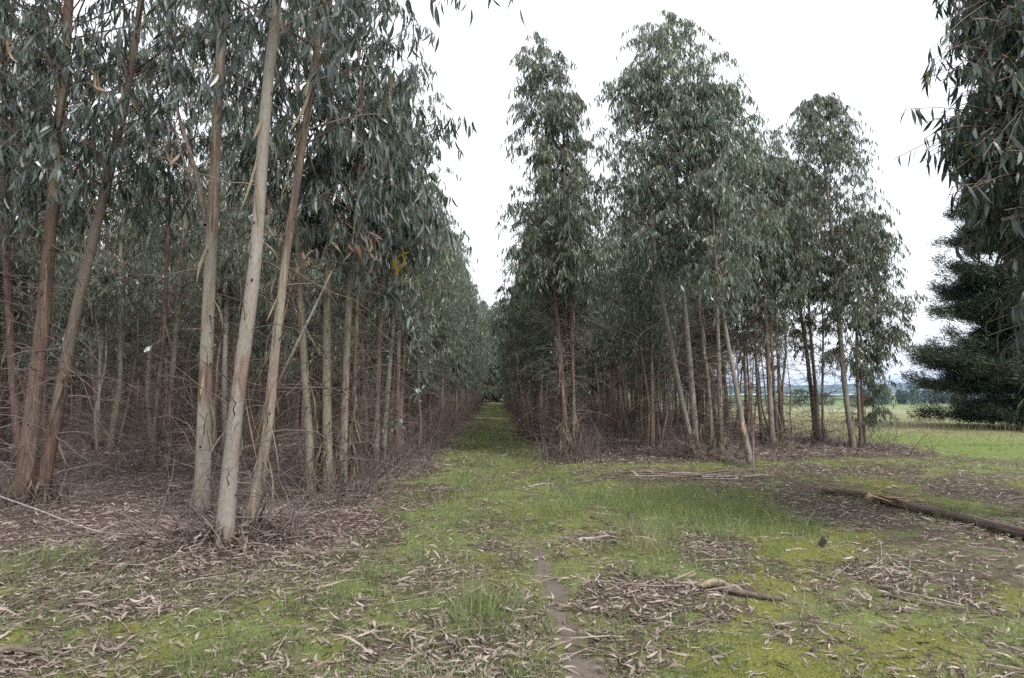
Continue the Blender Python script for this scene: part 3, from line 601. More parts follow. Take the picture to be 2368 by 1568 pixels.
R4 = make_tree([
    dict(pts=dsp((1788, 1032), (1782, 940), (1776, 830), (1768, 700), (1758, 560), Y=20, top=9.4), r0=.08, z0=4.1, Rmax=1.9, nb=84, peel=.8),
    dict(pts=dsp((1800, 1030), (1790, 900), (1782, 760), (1790, 600), Y=20.3, top=8.6), r0=.05, z0=4.0, Rmax=1.8, nb=64, peel=.6),
    dict(pts=dsp((1765, 1030), (1752, 900), (1745, 760), (1735, 560), Y=20.4, top=8.6), r0=.05, z0=4.3, Rmax=1.5, nb=46, peel=.6)],
    dict(MID, nl=13), 'bark', twigs=120, tw_L=1.2, thicket=240, strips=40, skirt=160, seg=3)
tag(R4, 'eucalyptus with dark clustered trunks between the leaning sapling and the outer trees', 'tree')
R5 = make_tree([
    dict(pts=dsp((1888, 1008), (1876, 900), (1862, 790), (1846, 690), (1836, 560), Y=22.6, top=9.0), r0=.08, z0=4.7, Rmax=1.8, nb=84, peel=.4),
    dict(pts=dsp((1896, 1006), (1884, 880), (1872, 740), (1868, 600), Y=22.4, top=8.6), r0=.07, z0=4.6, Rmax=1.8, nb=60, peel=.3),
    dict(pts=dsp((1903, 1004), (1902, 900), (1904, 780), (1900, 640), Y=22.9, top=7.2), r0=.045, z0=2.6, Rmax=.9, nb=30, peel=.6)],
    dict(MID, nl=13), 'bark', twigs=80, tw_L=1.1, thicket=180, strips=30, skirt=90, seg=3)
tag(R5, 'second eucalyptus from the paddock edge, forked brown trunks against bright sky', 'tree')
R6 = make_tree([
    dict(pts=dsp((1974, 1024), (1962, 960), (1952, 880), (1942, 760), (1932, 640), (1918, 480), (1900, 320), Y=20.2, top=10.6), r0=.085, z0=4.0, Rmax=1.95, nb=110, peel=.5, bias=(0, .2)),
    dict(pts=dsp((1992, 1020), (1986, 930), (1980, 820), (1984, 700), (1996, 560), Y=20.3, top=6.9), r0=.055, z0=2.2, Rmax=1.6, nb=84, peel=.7, bias=(0, .4)),
    dict(pts=dsp((2000, 1018), (1992, 900), (1990, 800), Y=20.5, top=4.0), r0=.04, z0=.75, Rmax=.85, nb=26, peel=.7, bias=(0, .6))],
    dict(MID, nl=13, shape=.62), 'bark', twigs=46, tw_L=1.1, thicket=90, strips=20, skirt=60, skirt_h=.3, seg=3)
tag(R6, 'outermost eucalyptus beside the open paddock, crown spreading low over the grass', 'tree')
# withered, golden and juvenile leaves as parts of their trees
def spray(root, name, mt, spots, Y, n, L, wd=.17, spread=.12, down=1.0, lab=None):
    mb = MB()
    for dx, dy in spots:
        c = P(dx, dy, Y); q = rng.normal(0, spread, (n, 3))+c
        d = np.stack([rng.normal(0, .5, n), rng.normal(0, .5, n), -np.ones(n)*down+rng.normal(0, .3, n)], -1)
        l = L*rng.uniform(.6, 1.2, n); a = rng.random(n)*2*pi
        mb.leaves(q, d, np.stack([np.cos(a), np.sin(a), rng.normal(0, .3, n)], -1), l, l*wd, rng.choice([-1, 1], n)*rng.uniform(.1, .4, n), rng.random(n), 4, rng.normal(0, .5, n))
        for i in range(0, n, 4): mb.tubes(np.stack([c+np.array([0, 0, spread]), (q[i]+c)/2, q[i]]), np.array([.004, .003, .002]), 3)
    o = mb.build(name, M[mt], root, False, root.location)
    if lab: o['label'] = lab
spray(B, 'withered_leaves', 'leaf_dead', [(715, 590), (800, 555), (850, 560), (838, 585), (695, 600)], 10.2, 9, .25, .2, .1, lab='withered pinkish brown leaves')
spray(B, 'golden_leaves', 'leaf_gold', [(928, 580), (930, 605)], 10.0, 4, .22, .22, .07, lab='golden dying leaves')
spray(B, 'pale_leaves', 'leaf_blue', [(905, 575), (970, 735), (880, 600), (962, 780)], 10.4, 5, .2, .2, .12)
spray(A, 'withered_leaves', 'leaf_dead', [(620, 520), (632, 505), (405, 340), (210, 180), (1, 100)], 8.0, 7, .2, .18, .1)
spray(Cc, 'juvenile_leaves', 'leaf_blue', [(905, 815), (960, 905), (918, 990)], 14.2, 10, .12, .45, .12, .3)
spray(R2, 'juvenile_leaves', 'leaf_blue', [(1600, 590), (1585, 610), (1560, 600), (1635, 560)], 16.0, 22, .16, .2, .25, .6)
spray(R1, 'juvenile_leaves', 'leaf_blue', [(1260, 640), (1330, 655), (1340, 665), (1285, 800)], 16.0, 9, .16, .25, .14, .5)
spray(R4, 'juvenile_leaves', 'leaf_blue', [(1755, 810), (1745, 770), (1775, 700), (1720, 640)], 18.5, 20, .16, .2, .28, .5)
# --- kinds to copy down the rows
def generic(ns, H, Rm, crown, seg, lod, bark, z0=3.6, tw=60, th=60, peel=.6, strips=24, skirt=60, twL=.85):
    st = []
    for i in range(ns):
        a = 2*pi*i/ns+rng.normal(0, .4); b = np.array([math.cos(a), math.sin(a), 0])*rng.uniform(.08, .3); ln = rng.uniform(.02, .1)
        h = H*rng.uniform(.78, 1.0) if i else H
        z = np.array([0, .15, .4, .65, .85, 1.0])*h
        pts = np.stack([b[0]*(1+ln*10*z/h)+rng.normal(0, .07, 6)*(z > .1), b[1]*(1+ln*10*z/h)+rng.normal(0, .07, 6)*(z > .1), z], -1)
        st.append(dict(pts=pts+np.array([0, -300, float(gz(0, -300))]), r0=rng.uniform(.05, .085), r1=.01, z0=z0*rng.uniform(.85, 1.15), Rmax=Rm*rng.uniform(.85, 1.1), peel=peel+rng.normal(0, .25), bark=rng.choice(bark)))
    for i in range(5):
        a = rng.random()*2*pi; b = np.array([math.cos(a), math.sin(a), 0])*rng.uniform(.15, .55); h = rng.uniform(3.0, 6.5); z = np.array([0, .2, .5, .8, 1.])*h; ln = rng.uniform(-.05, .16)
        st.append(dict(pts=np.stack([b[0]*(1+ln*z*3)+rng.normal(0, .08, 5)*(z > .1), b[1]*(1+ln*z*3)+rng.normal(0, .08, 5)*(z > .1), z], -1)+np.array([0, -300, float(gz(0, -300))]), r0=rng.uniform(.018, .042), r1=.006, z0=h*.6, Rmax=.8, nb=0 if rng.random() < .6 else 12, peel=peel, bark=rng.choice(bark)))
    t = make_tree(st, crown, twigs=tw, tw_z=(.2, 4.5), tw_L=twL, thicket=th, strips=strips, skirt=skirt, skirt_h=.6, seg=seg, lod=lod)
    return t
KM = dict(MID, nb=44)
KF = dict(nb=46, nt=7, nl=11, LL=.23, size=1.1, shape=.6)
mids = [generic(3, 10.4, 1.5, KM, 2, 1, ['bark', 'bark_red', 'bark_green'], 4.0, 130, 110), generic(2, 11.2, 1.6, dict(KM, nb=56), 2, 1, ['bark', 'bark_green'], 4.2, 120, 110, .4), generic(4, 9.6, 1.35, dict(KM, nb=36), 2, 1, ['bark', 'bark_red'], 3.9, 140, 120, .8), generic(3, 9.9, 1.45, KM, 2, 1, ['bark_red', 'bark'], 4.3, 130, 110, .7)]
fars = [generic(3, 10.4, 1.55, KF, 1, .9, ['bark', 'bark_red'], 3.8, 150, 90), generic(2, 11.2, 1.6, dict(KF, nb=50), 1, .9, ['bark', 'bark_green'], 4.0, 140, 90, .5), generic(4, 9.8, 1.4, dict(KF, nb=36), 1, .9, ['bark_red', 'bark'], 3.8, 160, 100, .8)]
used = set()
def place(kind, x, y, label, group, s=1.0):
    key = kind.name
    z = float(gz(x, y))
    if key not in used:
        used.add(key); r = kind
    else:
        r = kind.copy(); C.objects.link(r)
        for ch in kind.children:
            c = ch.copy(); C.objects.link(c); c.parent = r
    r.location = (x, y, z-.03); r.rotation_euler = (0, 0, rng.random()*2*pi)
    r.scale = (s*rng.uniform(.93, 1.07),)*2+(s*rng.uniform(.92, 1.08),)
    tag(r, label, 'tree', group)
    return r
ORD = ['first', 'second', 'third', 'fourth', 'fifth', 'sixth', 'seventh', 'eighth', 'ninth', 'tenth', 'eleventh', 'twelfth']
nt_ = 0
def pick(y): return mids[rng.integers(len(mids))] if y < 34 else fars[rng.integers(len(fars))]
def rowx(x0, y, yr=16): return x0+ROWD*(y-yr)
# left block
yy = 18.0; i = 3
while yy < 88:
    x = rowx(-3.0, yy)+rng.normal(0, .15)
    lab = f'{ORD[i]} multi-stemmed eucalyptus along the left edge of the grassy lane' if i < 9 else 'eucalyptus far down the left edge of the grassy lane, past the ninth'
    place(pick(yy), x, yy+rng.normal(0, .2), lab, 'eucalyptus trees along the left edge of the lane', .93 if yy < 60 else 1.0); yy += 3.4; i += 1; nt_ += 1
for r_ in range(2, 9):
    x0 = -3.0-4.35*(r_-1); y0 = max(10.5+4.1*(r_ == 2)*2, abs(x0)/.80-2)
    if r_ == 2: y0 = 18.2
    y1 = {2: 94, 3: 90, 4: 86, 5: 84, 6: 84, 7: 84, 8: 84}[r_]; j = 0
    while y0 < y1:
        w = ['', '', 'second', 'third', 'fourth', 'fifth', 'sixth', 'seventh', 'eighth'][r_]
        if j < 2 and r_ < 5: lab = f'{["nearest", "second nearest"][j]} slender eucalyptus in the {w} row back from the lane, left block'
        else: lab = f'crowded eucalyptus in the {w} row back from the lane in the left block'
        place(pick(y0), rowx(x0, y0)+rng.normal(0, .3), y0+rng.normal(0, .4), lab, f'eucalyptus trees of the {w} row, left block', 1.05); y0 += 3.5; j += 1; nt_ += 1
# right block
for r_, (x0, y0, y1, nm) in enumerate(((1.4, 20.2, 88, 'lane-side row'), (4.6, 20.6, 94, 'second row'), (7.8, 23.8, 78, 'third row'), (10.4, 26.4, 70, 'paddock-side row'))):
    j = 0
    while y0 < y1:
        if j < 3: lab = f'{["nearest", "second", "third"][j]} of the smaller eucalyptus trees in the {nm}, right block'
        else: lab = f'eucalyptus deep along the {nm} of the right block'
        place(pick(y0), rowx(x0, y0)+rng.normal(0, .15), y0+rng.normal(0, .3), lab, f'eucalyptus trees of the {nm}, right block', .86 if r_ in (1, 2) else (.90 if r_ == 0 else .88)); y0 += 3.4; j += 1; nt_ += 1
enders = [generic(3, 11.5, 1.9, dict(KF, nb=64), 1, 1, ['bark'], .6, 60, 60), generic(2, 12, 2.0, dict(KF, nb=90), 1, 1, ['bark'], .5, 60, 60)]
for j, (x, y) in enumerate(((-6.2, 99), (-4.5, 98.6), (-3.2, 98), (-2.0, 99), (-.7, 98.2), (1.6, 98.5), (4.5, 100))):
    place(enders[j % 2], x, y, 'tall eucalyptus closing off the far end of the lane', 'eucalyptus trees closing the lane', 1.25); nt_ += 1
print('copied trees', nt_)
# dead undergrowth between the rows
ug = MB(); n = 32000
y = 9+rng.random(n)**1.3*66; side = rng.random(n) < .55
rl = -3.0-4.35*rng.integers(0, 6, n)*(rng.random(n) < .75); rr_ = np.array([1.4, 4.6, 7.8, 10.4])[rng.integers(0, 4, n)]*(rng.random(n) < .999)
rr_ = np.where(rng.random(n) < .35, 1.4, rr_)
x = np.where(side, rl, rr_)+ROWD*(y-16)+rng.normal(0, .65, n)
F = fields(x, y); keep = (F['block'] > .25) & (np.abs(x)/np.maximum(y, 1) < .85) & (sst(.4, .65, fbm(x, y, .8, 2)+.1) > rng.random(n)) & ((x < 6.5) | (rng.random(n) < .7)); x, y = x[keep], y[keep]; n = len(x)
p = onground(x, y); a2 = rng.random(n)*2*pi; L = rng.uniform(.25, 1.35, n)*np.where((rng.random(n) < .5) & (y > 17), 1.8, 1.); el = rng.uniform(.3, 1.5, n)
d = np.stack([np.cos(a2)*np.cos(el), np.sin(a2)*np.cos(el), np.sin(el)], -1); t = np.linspace(0, 1, 5)
Bv = p[:, None]+d[:, None]*(L[:, None]*t)[..., None]; Bv[..., 2] -= (L*rng.uniform(-.1, .45, n))[:, None]*t**2; Bv += rng.normal(0, .03, Bv.shape)*t[None, :, None]
Bv[..., 2] = np.maximum(Bv[..., 2], p[:, None, 2]+.01)
ug.tubes(Bv, (rng.uniform(.002, .0055, n)*(1+y/28))[:, None]*(1-.7*t), 3, np.clip(rng.beta(2, 2.4, n), 0, 1))
tag(ug.build('undergrowth', M['twig']), kind='stuff')
# --- near eucalyptus at the right border, its trunk just outside the picture
tb = np.array([7.6, 7.6, 0]); tb[2] = gz(7.6, 7.6)
root = empty('eucalyptus_tree', tb); tag(root, 'nearest right-hand eucalyptus, large dark drooping leaves hanging in at the picture edge', 'tree')
mb, ax, R = stem_mesh(np.array([tb, tb+[.1, 0, 2], tb+[.0, .1, 4.5], tb+[.1, .1, 7], tb+[.2, 0, 9.5]]), .14, .03, 12, 3, .6)
mb.build('trunk', [M['bark'], M['knot']], root, origin=tb)
cl = MB(); cb = MB()
tg = []
for (x0, x1, y0, y1, n) in ((2200, 2260, -160, 0, 9), (2220, 2480, -140, 140, 46), (2300, 2480, 110, 240, 22), (2225, 2290, 150, 210, 8), (2215, 2290, 240, 300, 10), (2250, 2480, 230, 380, 40), (2290, 2480, 360, 510, 34), (2350, 2480, 480, 640, 12), (2385, 2500, 640, 840, 8)):
    for _ in range(int(n*1.7)): tg.append(P(rng.uniform(x0, x1), rng.uniform(y0, y1), rng.uniform(6.2, 8.4)))
for _ in range(90):                                   # the rest of its crown, round the trunk
    a = rng.uniform(-2.0, 2.0); r = rng.uniform(.9, 2.7); tg.append(tb+np.array([r*math.cos(a)+.3, r*math.sin(a), rng.uniform(2.6, 9.0)]))
tg = np.array(tg)
for e in tg:
    s = ax[np.argmin(np.abs(ax[:, 2]-max(.8, e[2]-.3-.25*np.hypot(*(e-tb)[:2]))))]
    t = np.linspace(0, 1, 7)[:, None]
    B_ = s+(e-s)*t; B_[:, 2] += (.55*(t-t*t)*2*np.linalg.norm(e-s)*.35)[:, 0]
    B_ += rng.normal(0, .03, B_.shape)*t
    cb.tubes(B_, .014*(1-.8*t[:, 0]), 5, rng.random())
    n = 4; q = B_[-1]+rng.normal(0, .10, (n, 3)); td = np.stack([rng.normal(-.15, .5, n), rng.normal(0, .5, n), rng.normal(-.1, .4, n)], -1); l = rng.uniform(.2, .45, n); u = np.linspace(0, 1, 4)
    Tw = B_[-2]+(q[:, None]-B_[-2])*1.0*u[None, :, None]+nz(td)[:, None]*(l[:, None]*u)[..., None]; Tw[..., 2] -= .2*u**2
    cb.tubes(Tw, np.full((n, 4), .004), 3, rng.random(n))
    k_ = 10; ti = np.repeat(np.arange(n), k_); N = len(ti); tu = rng.uniform(.2, .999, N)*3; j = tu.astype(int); w = (tu-j)[:, None]
    lp = Tw[ti, j]*(1-w)+Tw[ti, j+1]*w; a = rng.random(N)*2*pi
    ll = rng.uniform(.13, .25, N)
    cl.leaves(lp, np.stack([rng.normal(0, .3, N), rng.normal(0, .3, N), -np.ones(N)], -1), np.stack([np.cos(a), np.sin(a), rng.normal(0, .2, N)], -1), ll, ll*rng.uniform(.15, .21, N), rng.choice([-1, 1], N)*rng.uniform(.1, .35, N), np.clip(rng.normal(.4, .25, N), 0, 1), 4, rng.normal(0, .25, N))
cl.build('crown', M['leaf_dark'], root, False, tb); cb.build('branches', M['twig_live'], root, True, tb)
# --- pine by the paddock
pb = np.array([22.6, 30.0, 0.]); pb[2] = gz(pb[0], pb[1])
root = empty('pine_tree', pb); tag(root, 'dark spreading pine at the paddock edge with tiered branches near the ground', 'tree')
mb, ax, R = stem_mesh(np.array([pb, pb+[.1, 0, 3], pb+[0, .1, 7], pb+[.1, 0, 12.5]]), .28, .04, 12, 5, .9); mb.build('trunk', [M['bark_pine'], M['knot']], root, origin=pb)
nd_ = MB(); nbk = MB()
for z in np.concatenate([np.linspace(.35, .9, 16), np.linspace(1.5, 3.6, 34), np.linspace(3.7, 4.8, 10), np.linspace(4.9, 6.6, 26), np.linspace(7.1, 8.8, 17), np.linspace(9.3, 12.2, 22)]):
    a = rng.random()*2*pi
    if rng.random() < .3: a = rng.normal(pi, .5)
    L = (5.4-.27*z)*rng.uniform(.5, 1.0)*(.80 if z < 1 else (.72 if 3.6 < z < 4.85 else 1)); o = np.array([math.cos(a), math.sin(a), 0]); s = at_axis(ax, np.array([z/12.5]))[0]
    t = np.linspace(0, 1, 7); B_ = s+o*(L*t)[:, None]; B_[:, 2] += L*(-.05*t+.16*t**3)*(1 if z > 1 else .25)+rng.normal(0, .3)*t**2*(1 if z > 1 else .2)
    B_ += rng.normal(0, .05, B_.shape)*t[:, None]
    nbk.tubes(B_, .045*(1-.8*t), 5, .2)
    m_ = 26; tt = rng.uniform(.22, 1, m_); fr = tt*6; j = np.minimum(fr.astype(int), 5); c = B_[j]+(B_[j+1]-B_[j])*(fr-j)[:, None]
    sd = np.cross(o, [0, 0, 1.])
    off = rng.normal(0, 1, m_)*L*.20*(1.15-tt*.7); c2 = c+sd*off[:, None]+o*(np.abs(off)*.5)[:, None]; c2[:, 2] += rng.uniform(0, .22, m_)
    nbk.tubes(np.stack([c, (c+c2)/2+[0, 0, .04], c2], 1), np.full((m_, 3), .011), 3, .2)
    K = 95; ci = np.repeat(np.arange(m_), K); N = len(ci)
    q = c2[ci]+rng.normal(0, 1, (N, 3))*np.array([.20, .20, .15])
    d = nz(o+rng.normal(0, .75, (N, 3))+np.array([0, 0, .55]))
    nd_.leaves(q, d, rng.normal(0, 1, (N, 3)), rng.uniform(.12, .2, N), .03, 0, rng.random(N), 1)
nd_.build('needles', M['needle'], root, False, pb); nbk.build('branches', M['bark_pine'], root, True, pb)
# ------------------------------------------------------------------ dead wood
def stick(name, pts, r, mt, label, cat='stick', group=None, sides=8, lift=None, taper=.6, sink=.75):
    """pts: ground sight points; the stick rests on the ground"""
    a = np.array([G(x, y) for x, y in pts]); a[:, 2] = gz(a[:, 0], a[:, 1])+r*sink
    if lift is not None: a[:, 2] += np.array(lift)
    ax = resample(a, max(6, 3*len(a))); ax += rng.normal(0, r*.25, ax.shape)
    t = np.linspace(0, 1, len(ax)); mb = MB(); c = ax.mean(0)
    rr = r*(1-(1-taper)*t)*(1+rng.normal(0, .07, len(ax)))
    mb.tubes(ax, rr, sides, .5, .7, 0, True)
    o = mb.build(name, M[mt], None, True, c); tag(o, label, cat, group); return o
# the big log
lg_a = np.array([G(1903, 1131), G(2015, 1150)]); lg_b = np.array([G(2012, 1152), G(2120, 1178), G(2240, 1210), G(2380, 1243), G(2480, 1268)])
for a in (lg_a, lg_b): a[:, 2] = gz(a[:, 0], a[:, 1])+.058
c0 = lg_b[1].copy(); root = empty('fallen_log', c0); tag(root, 'long dark fallen log lying in the litter, snapped and splintered partway along', 'log')
def log_part(a, r0, r1, name, mt, jag0=0, jag1=0):
    ax = resample(a, 16); t = np.linspace(0, 1, 16); mb = MB(); sides = 14
    ax[1:-1] += rng.normal(0, .003, (14, 3))
    T = nz(np.gradient(ax, axis=0)); n1 = nz(np.cross(T, [0, 0, 1.])); n2 = np.cross(T, n1); an = np.arange(sides)*2*pi/sides
    R_ = (r0+(r1-r0)*t)[:, None]*(1+.10*(fbm(np.cos(an)[None]*1.5+t[:, None]*2, np.sin(an)[None]*1.5, 1.0, 3)-.5)*2)
    V = ax[:, None]+R_[..., None]*(np.cos(an)[None, :, None]*n1[:, None]+np.sin(an)[None, :, None]*n2[:, None])
    V[0] += T[0]*(rng.random(sides)*jag0)[:, None]; V[-1] -= T[-1]*(rng.random(sides)*jag1)[:, None]
    idx = np.arange(16*sides).reshape(16, sides)
    f = np.stack([idx[:-1], np.roll(idx, -1, 1)[:-1], np.roll(idx, -1, 1)[1:], idx[1:]], -1).reshape(-1, 4)
    mb.add(V, f, .5, .85)
    for e in (0, 15):
        c = ax[e]+T[e]*(.03 if e == 0 and jag0 else 0)
        mb.add(np.concatenate([V[e], c[None]]), [[j, (j+1) % sides, (j+2) % sides, sides] for j in range(0, sides, 2)], .5, .5, 1)
    mb.build(name, [M[mt], M['split']], root, True, c0)
log_part(lg_a, .062, .068, 'log_section', 'log', 0, .07); log_part(lg_b, .052, .076, 'log_section', 'log', .25, 0)
sp = MB(); n = 26; ta = rng.random(n); st = lg_b[0]+(lg_b[1]-lg_b[0])*(ta*.75)[:, None]; d = nz(lg_b[1]-lg_b[0])
sp_p = st+rng.normal(0, 1, (n, 3))*np.array([.03, .03, .010])+[0, -.015, .052]
sp.leaves(sp_p, np.broadcast_to(d, (n, 3))+rng.normal(0, .05, (n, 3)), rng.normal(0, 1, (n, 3))*[1, 1, .3], rng.uniform(.25, .7, n), rng.uniform(.025, .06, n), rng.normal(0, .03, n), rng.random(n), 2)
sp.build('splintered_wood', M['split'], root, False, c0)
# rotten log with a lichened knob
a = np.array([G(1640, 1362), G(1690, 1366), G(1750, 1374), G(1810, 1385)]); a[:, 2] = gz(a[:, 0], a[:, 1])+.035
root2 = empty('rotten_log', a[0]); tag(root2, 'short rotten log with a pale lichened knob at its end', 'log')
mb = MB(); ax = resample(a, 12); mb.tubes(ax, np.linspace(.032, .016, 12)*(1+rng.normal(0, .1, 12)), 10, .5, .8, 0, True); mb.build('log_body', M['brown_wood'], root2, True, a[0])
mb = MB(); kx = np.array([a[0]+[-.07, -.02, .0], a[0]+[-.03, -.02, .02], a[0]+[.03, -.02, .035], a[0]+[.10, -.01, .03], a[0]+[.16, 0, .0]])
mb.tubes(resample(kx, 10), np.array([.012, .026, .036, .033, .038, .04, .033, .03, .025, .012])*(1+rng.normal(0, .12, 10)), 10, .5, .5, 0, True); mb.build('lichened_knob', M['lichen'], root2, True, a[0])
def stump(dx, dy, h, r, label, tilt=(0, 0), mt='brown_wood'):
    b = G(dx, dy); b[2] = gz(b[0], b[1]); mb = MB(); t = np.linspace(0, 1, 6)
    ax = b+np.stack([tilt[0]*h*t, tilt[1]*h*t, h*t-.03], -1); s = 10
    mb.tubes(ax, r*np.array([1.35, 1.1, 1, .97, 1.0, .92]), s, .5, .9, 0, True)
    n = 12; an = rng.random(n)*2*pi; p = ax[-1]+np.stack([np.cos(an)*r*.7, np.sin(an)*r*.7, -.02+0*an], -1)
    mb.leaves(p, np.stack([rng.normal(0, .2, n), rng.normal(0, .2, n), np.ones(n)], -1), np.stack([-np.sin(an), np.cos(an), 0*an], -1), rng.uniform(.02, .07, n), rng.uniform(.015, .03, n), 0, rng.random(n), 2)
    tag(mb.build('tree_stump', M[mt], None, True, b), label, 'stump')
stump(1460, 1190, .11, .05, 'small broken stump standing in the tall bright grass')
stump(1888, 1262, .16, .034, 'grey-brown broken stump tilting out of the leaf litter', (.35, -.6), 'brown_wood')
def S(n_, *a, **k_): return stick(n_, *a, **k_)
S('fallen_branch', [(1338, 1241), (1375, 1236), (1410, 1231)], .022, 'grey_wood', 'smooth pale grey stick lying right of the dirt track')
S('fallen_branch', [(1284, 1256), (1328, 1240)], .018, 'strip', 'brown curl of bark beside the pale grey stick')
S('fallen_branch', [(1430, 1322), (1450, 1311), (1474, 1301)], .022, 'brown_wood', 'dark wet stick below the dry grass tuft')
S('fallen_branch', [(1436, 1280), (1478, 1281)], .014, 'brown_wood', 'short dark twig above the dark wet stick', 'twig')
S('fallen_branch', [(1256, 1420), (1268, 1445), (1282, 1472)], .017, 'brown_wood', 'brown stick lying along the edge of the bare dirt track')
S('fallen_branch', [(1280, 1379), (1334, 1379)], .012, 'strip', 'tan strip of bark lying across the bare dirt track', 'bark strip')
S('fallen_branch', [(1276, 1314), (1318, 1319)], .015, 'grey_wood', 'whitish bark piece lying on the bare dirt track', 'bark strip')
S('fallen_branch', [(1222, 1117), (1250, 1114), (1290, 1110)], .02, 'grey_wood', 'long grey stick lying across the lane before the right corner tree')
S('fallen_branch', [(1359, 1169), (1400, 1168), (1444, 1170)], .032, 'brown_wood', 'flat brown slab of wood on the grass before the small stump', 'branch')
S('fallen_branch', [(1369, 1181), (1438, 1181)], .02, 'grey_wood', 'whitened stick in front of the flat brown slab')
S('fallen_branch', [(1366, 1190), (1390, 1196), (1412, 1206)], .022, 'brown_wood', 'dark forked-looking stick slanting below the whitened stick')
S('fallen_branch', [(2040, 1368), (2088, 1380), (2134, 1392)], .017, 'brown_wood', 'straight brown stick at the front of the leaf patch on the right')
S('fallen_branch', [(2050, 1276), (2078, 1296), (2104, 1318)], .012, 'grey_wood', 'thin grey stick at the back of the leaf patch on the right')
S('fallen_branch', [(1815, 1268), (1868, 1266)], .014, 'grey_wood', 'grey stick lying beside the tilted stump')
S('fallen_branch', [(1860, 1291), (1904, 1295)], .016, 'strip', 'tan stick on the moss below the tilted stump')
S('fallen_branch', [(1900, 1555), (1958, 1536), (1990, 1532)], .013, 'strip', 'curled pale bark on the yellow moss at the bottom', 'bark strip')
S('fallen_branch', [(688, 1272), (760, 1268), (840, 1265), (918, 1258)], .035, 'brown_wood', 'dark half-buried log in the grass by the nearest tree', 'log', sink=.3)
S('fallen_branch', [(-60, 1480), (60, 1430), (170, 1370), (308, 1298)], .045, 'mossy', 'long dark mossy branch slanting across the left foreground', 'branch', sink=.2)
S('fallen_branch', [(-60, 1497), (30, 1494), (110, 1490)], .03, 'brown_wood', 'rotting brown stick at the bottom left below the mossy branch')
S('fallen_branch', [(1380, 1548), (1450, 1560), (1530, 1566)], .022, 'brown_wood', 'bent brown stick at the bottom beside the end of the dirt track')
S('fallen_branch', [(980, 1560), (1060, 1556), (1130, 1566)], .02, 'strip', 'reddish bark-covered stick at the very bottom of the lane')
S('dead_branch', [(-40, 1175), (100, 1215), (200, 1238), (292, 1250)], .012, 'grey_wood', 'thin grey branch arching low over the litter at far left', 'branch', lift=[.28, .2, .12, 0])
S('dead_branch', [(-40, 1262), (120, 1258), (250, 1256), (400, 1232)], .010, 'brown_wood', 'thin dark branch running level over the litter at far left', 'branch', lift=[.1, .12, .1, 0])
S('fallen_branch', [(1815, 1060), (1900, 1068), (1960, 1078)], .018, 'brown_wood', 'dark stick lying under the outer right-hand trees')
# the heap of long bark strips and sticks
for i in range(30):
    x0 = rng.uniform(1405, 1660); y0 = rng.uniform(1086, 1106); L = rng.uniform(80, 190); s = rng.normal(0, .02)
    S('bark_stick', [(x0, y0), (x0+L*.5, y0+L*s*.5+rng.normal(0, 1.5)), (x0+L, y0+L*s)], rng.uniform(.009, .022), rng.choice(['grey_wood', 'brown_wood', 'strip', 'brown_wood']), 'long stick in the low heap of bark before the tallest right-hand tree', 'stick', 'sticks of the low heap', 6, lift=list(rng.uniform(.0, .06, 3)))
# leaning dead stem, stake and broken limb in the left block
def pole(name, pts, r, mt, label, cat):
    a = np.array(pts); ax = resample(a, 12); mb = MB(); mb.tubes(ax, np.linspace(r, r*.55, 12)*(1+rng.normal(0, .05, 12)), 9, .5, .2, 0, True)
    tag(mb.build(name, M[mt], None, True, a[0]), label, cat)
a0 = G(596, 1066); a0[2] = gz(a0[0], a0[1])
pole('dead_pole', [a0, P(640, 880, 10.2), P(690, 790, 10.5), P(742, 690, 10.7), P(768, 626, 10.8)], .036, 'grey_wood', 'bare pale dead stem leaning against the second tree along the lane', 'dead stem')
b0 = G(1741, 1084); b0[2] = gz(b0[0], b0[1])
pole('dead_pole', [b0, P(1743, 1000, 15.2), P(1738, 930, 15.2)], .022, 'brown_wood', 'thin dark upright dead stem beside the leaning sapling', 'dead stem')
c0_ = P(477, 520, 8.65)
lb = MB(); lb.tubes(resample([c0_, P(455, 400, 8.8), P(425, 310, 9.0), P(395, 200, 9.2), P(380, 120, 9.3)], 12), np.linspace(.038, .012, 12), 8)
lb.tubes(resample([P(470, 470, 8.8), P(440, 420, 8.9), P(415, 340, 9.0), P(400, 280, 9.1)], 10), np.linspace(.018, .006, 10), 6); lb.build('dead_limb', M['brown_wood'], A, True, A.location)
# scrap of paper caught on a twig
pm = MB(); c = P(341, 808, 11.5); gx, gy_ = np.meshgrid(np.linspace(-1, 1, 7), np.linspace(-1, 1, 7), indexing='ij')
dz = rng.normal(0, .010, gx.shape); V = np.stack([c[0]+gx*.055+gy_*.02, c[1]+dz*1.5, c[2]+gy_*.042+gx*.02+dz], -1); idx = np.arange(49).reshape(7, 7)
F4 = np.stack([idx[:-1, :-1], idx[1:, :-1], idx[1:, 1:], idx[:-1, 1:]], -1).reshape(-1, 4)
pm.add(V, F4); pm.add(V+[0, .003, 0], F4[:, ::-1]); pm.tubes(np.stack([c+[.3, .3, .35], c+[.05, .02, .06], c+[-.1, .02, -.1]]), np.array([.004]*3), 4, m=1)
tag(pm.build('paper_scrap', [M['paper'], M['grey_wood']], None, False, c), 'crumpled white paper scrap caught on a twig among the left trees', 'paper')
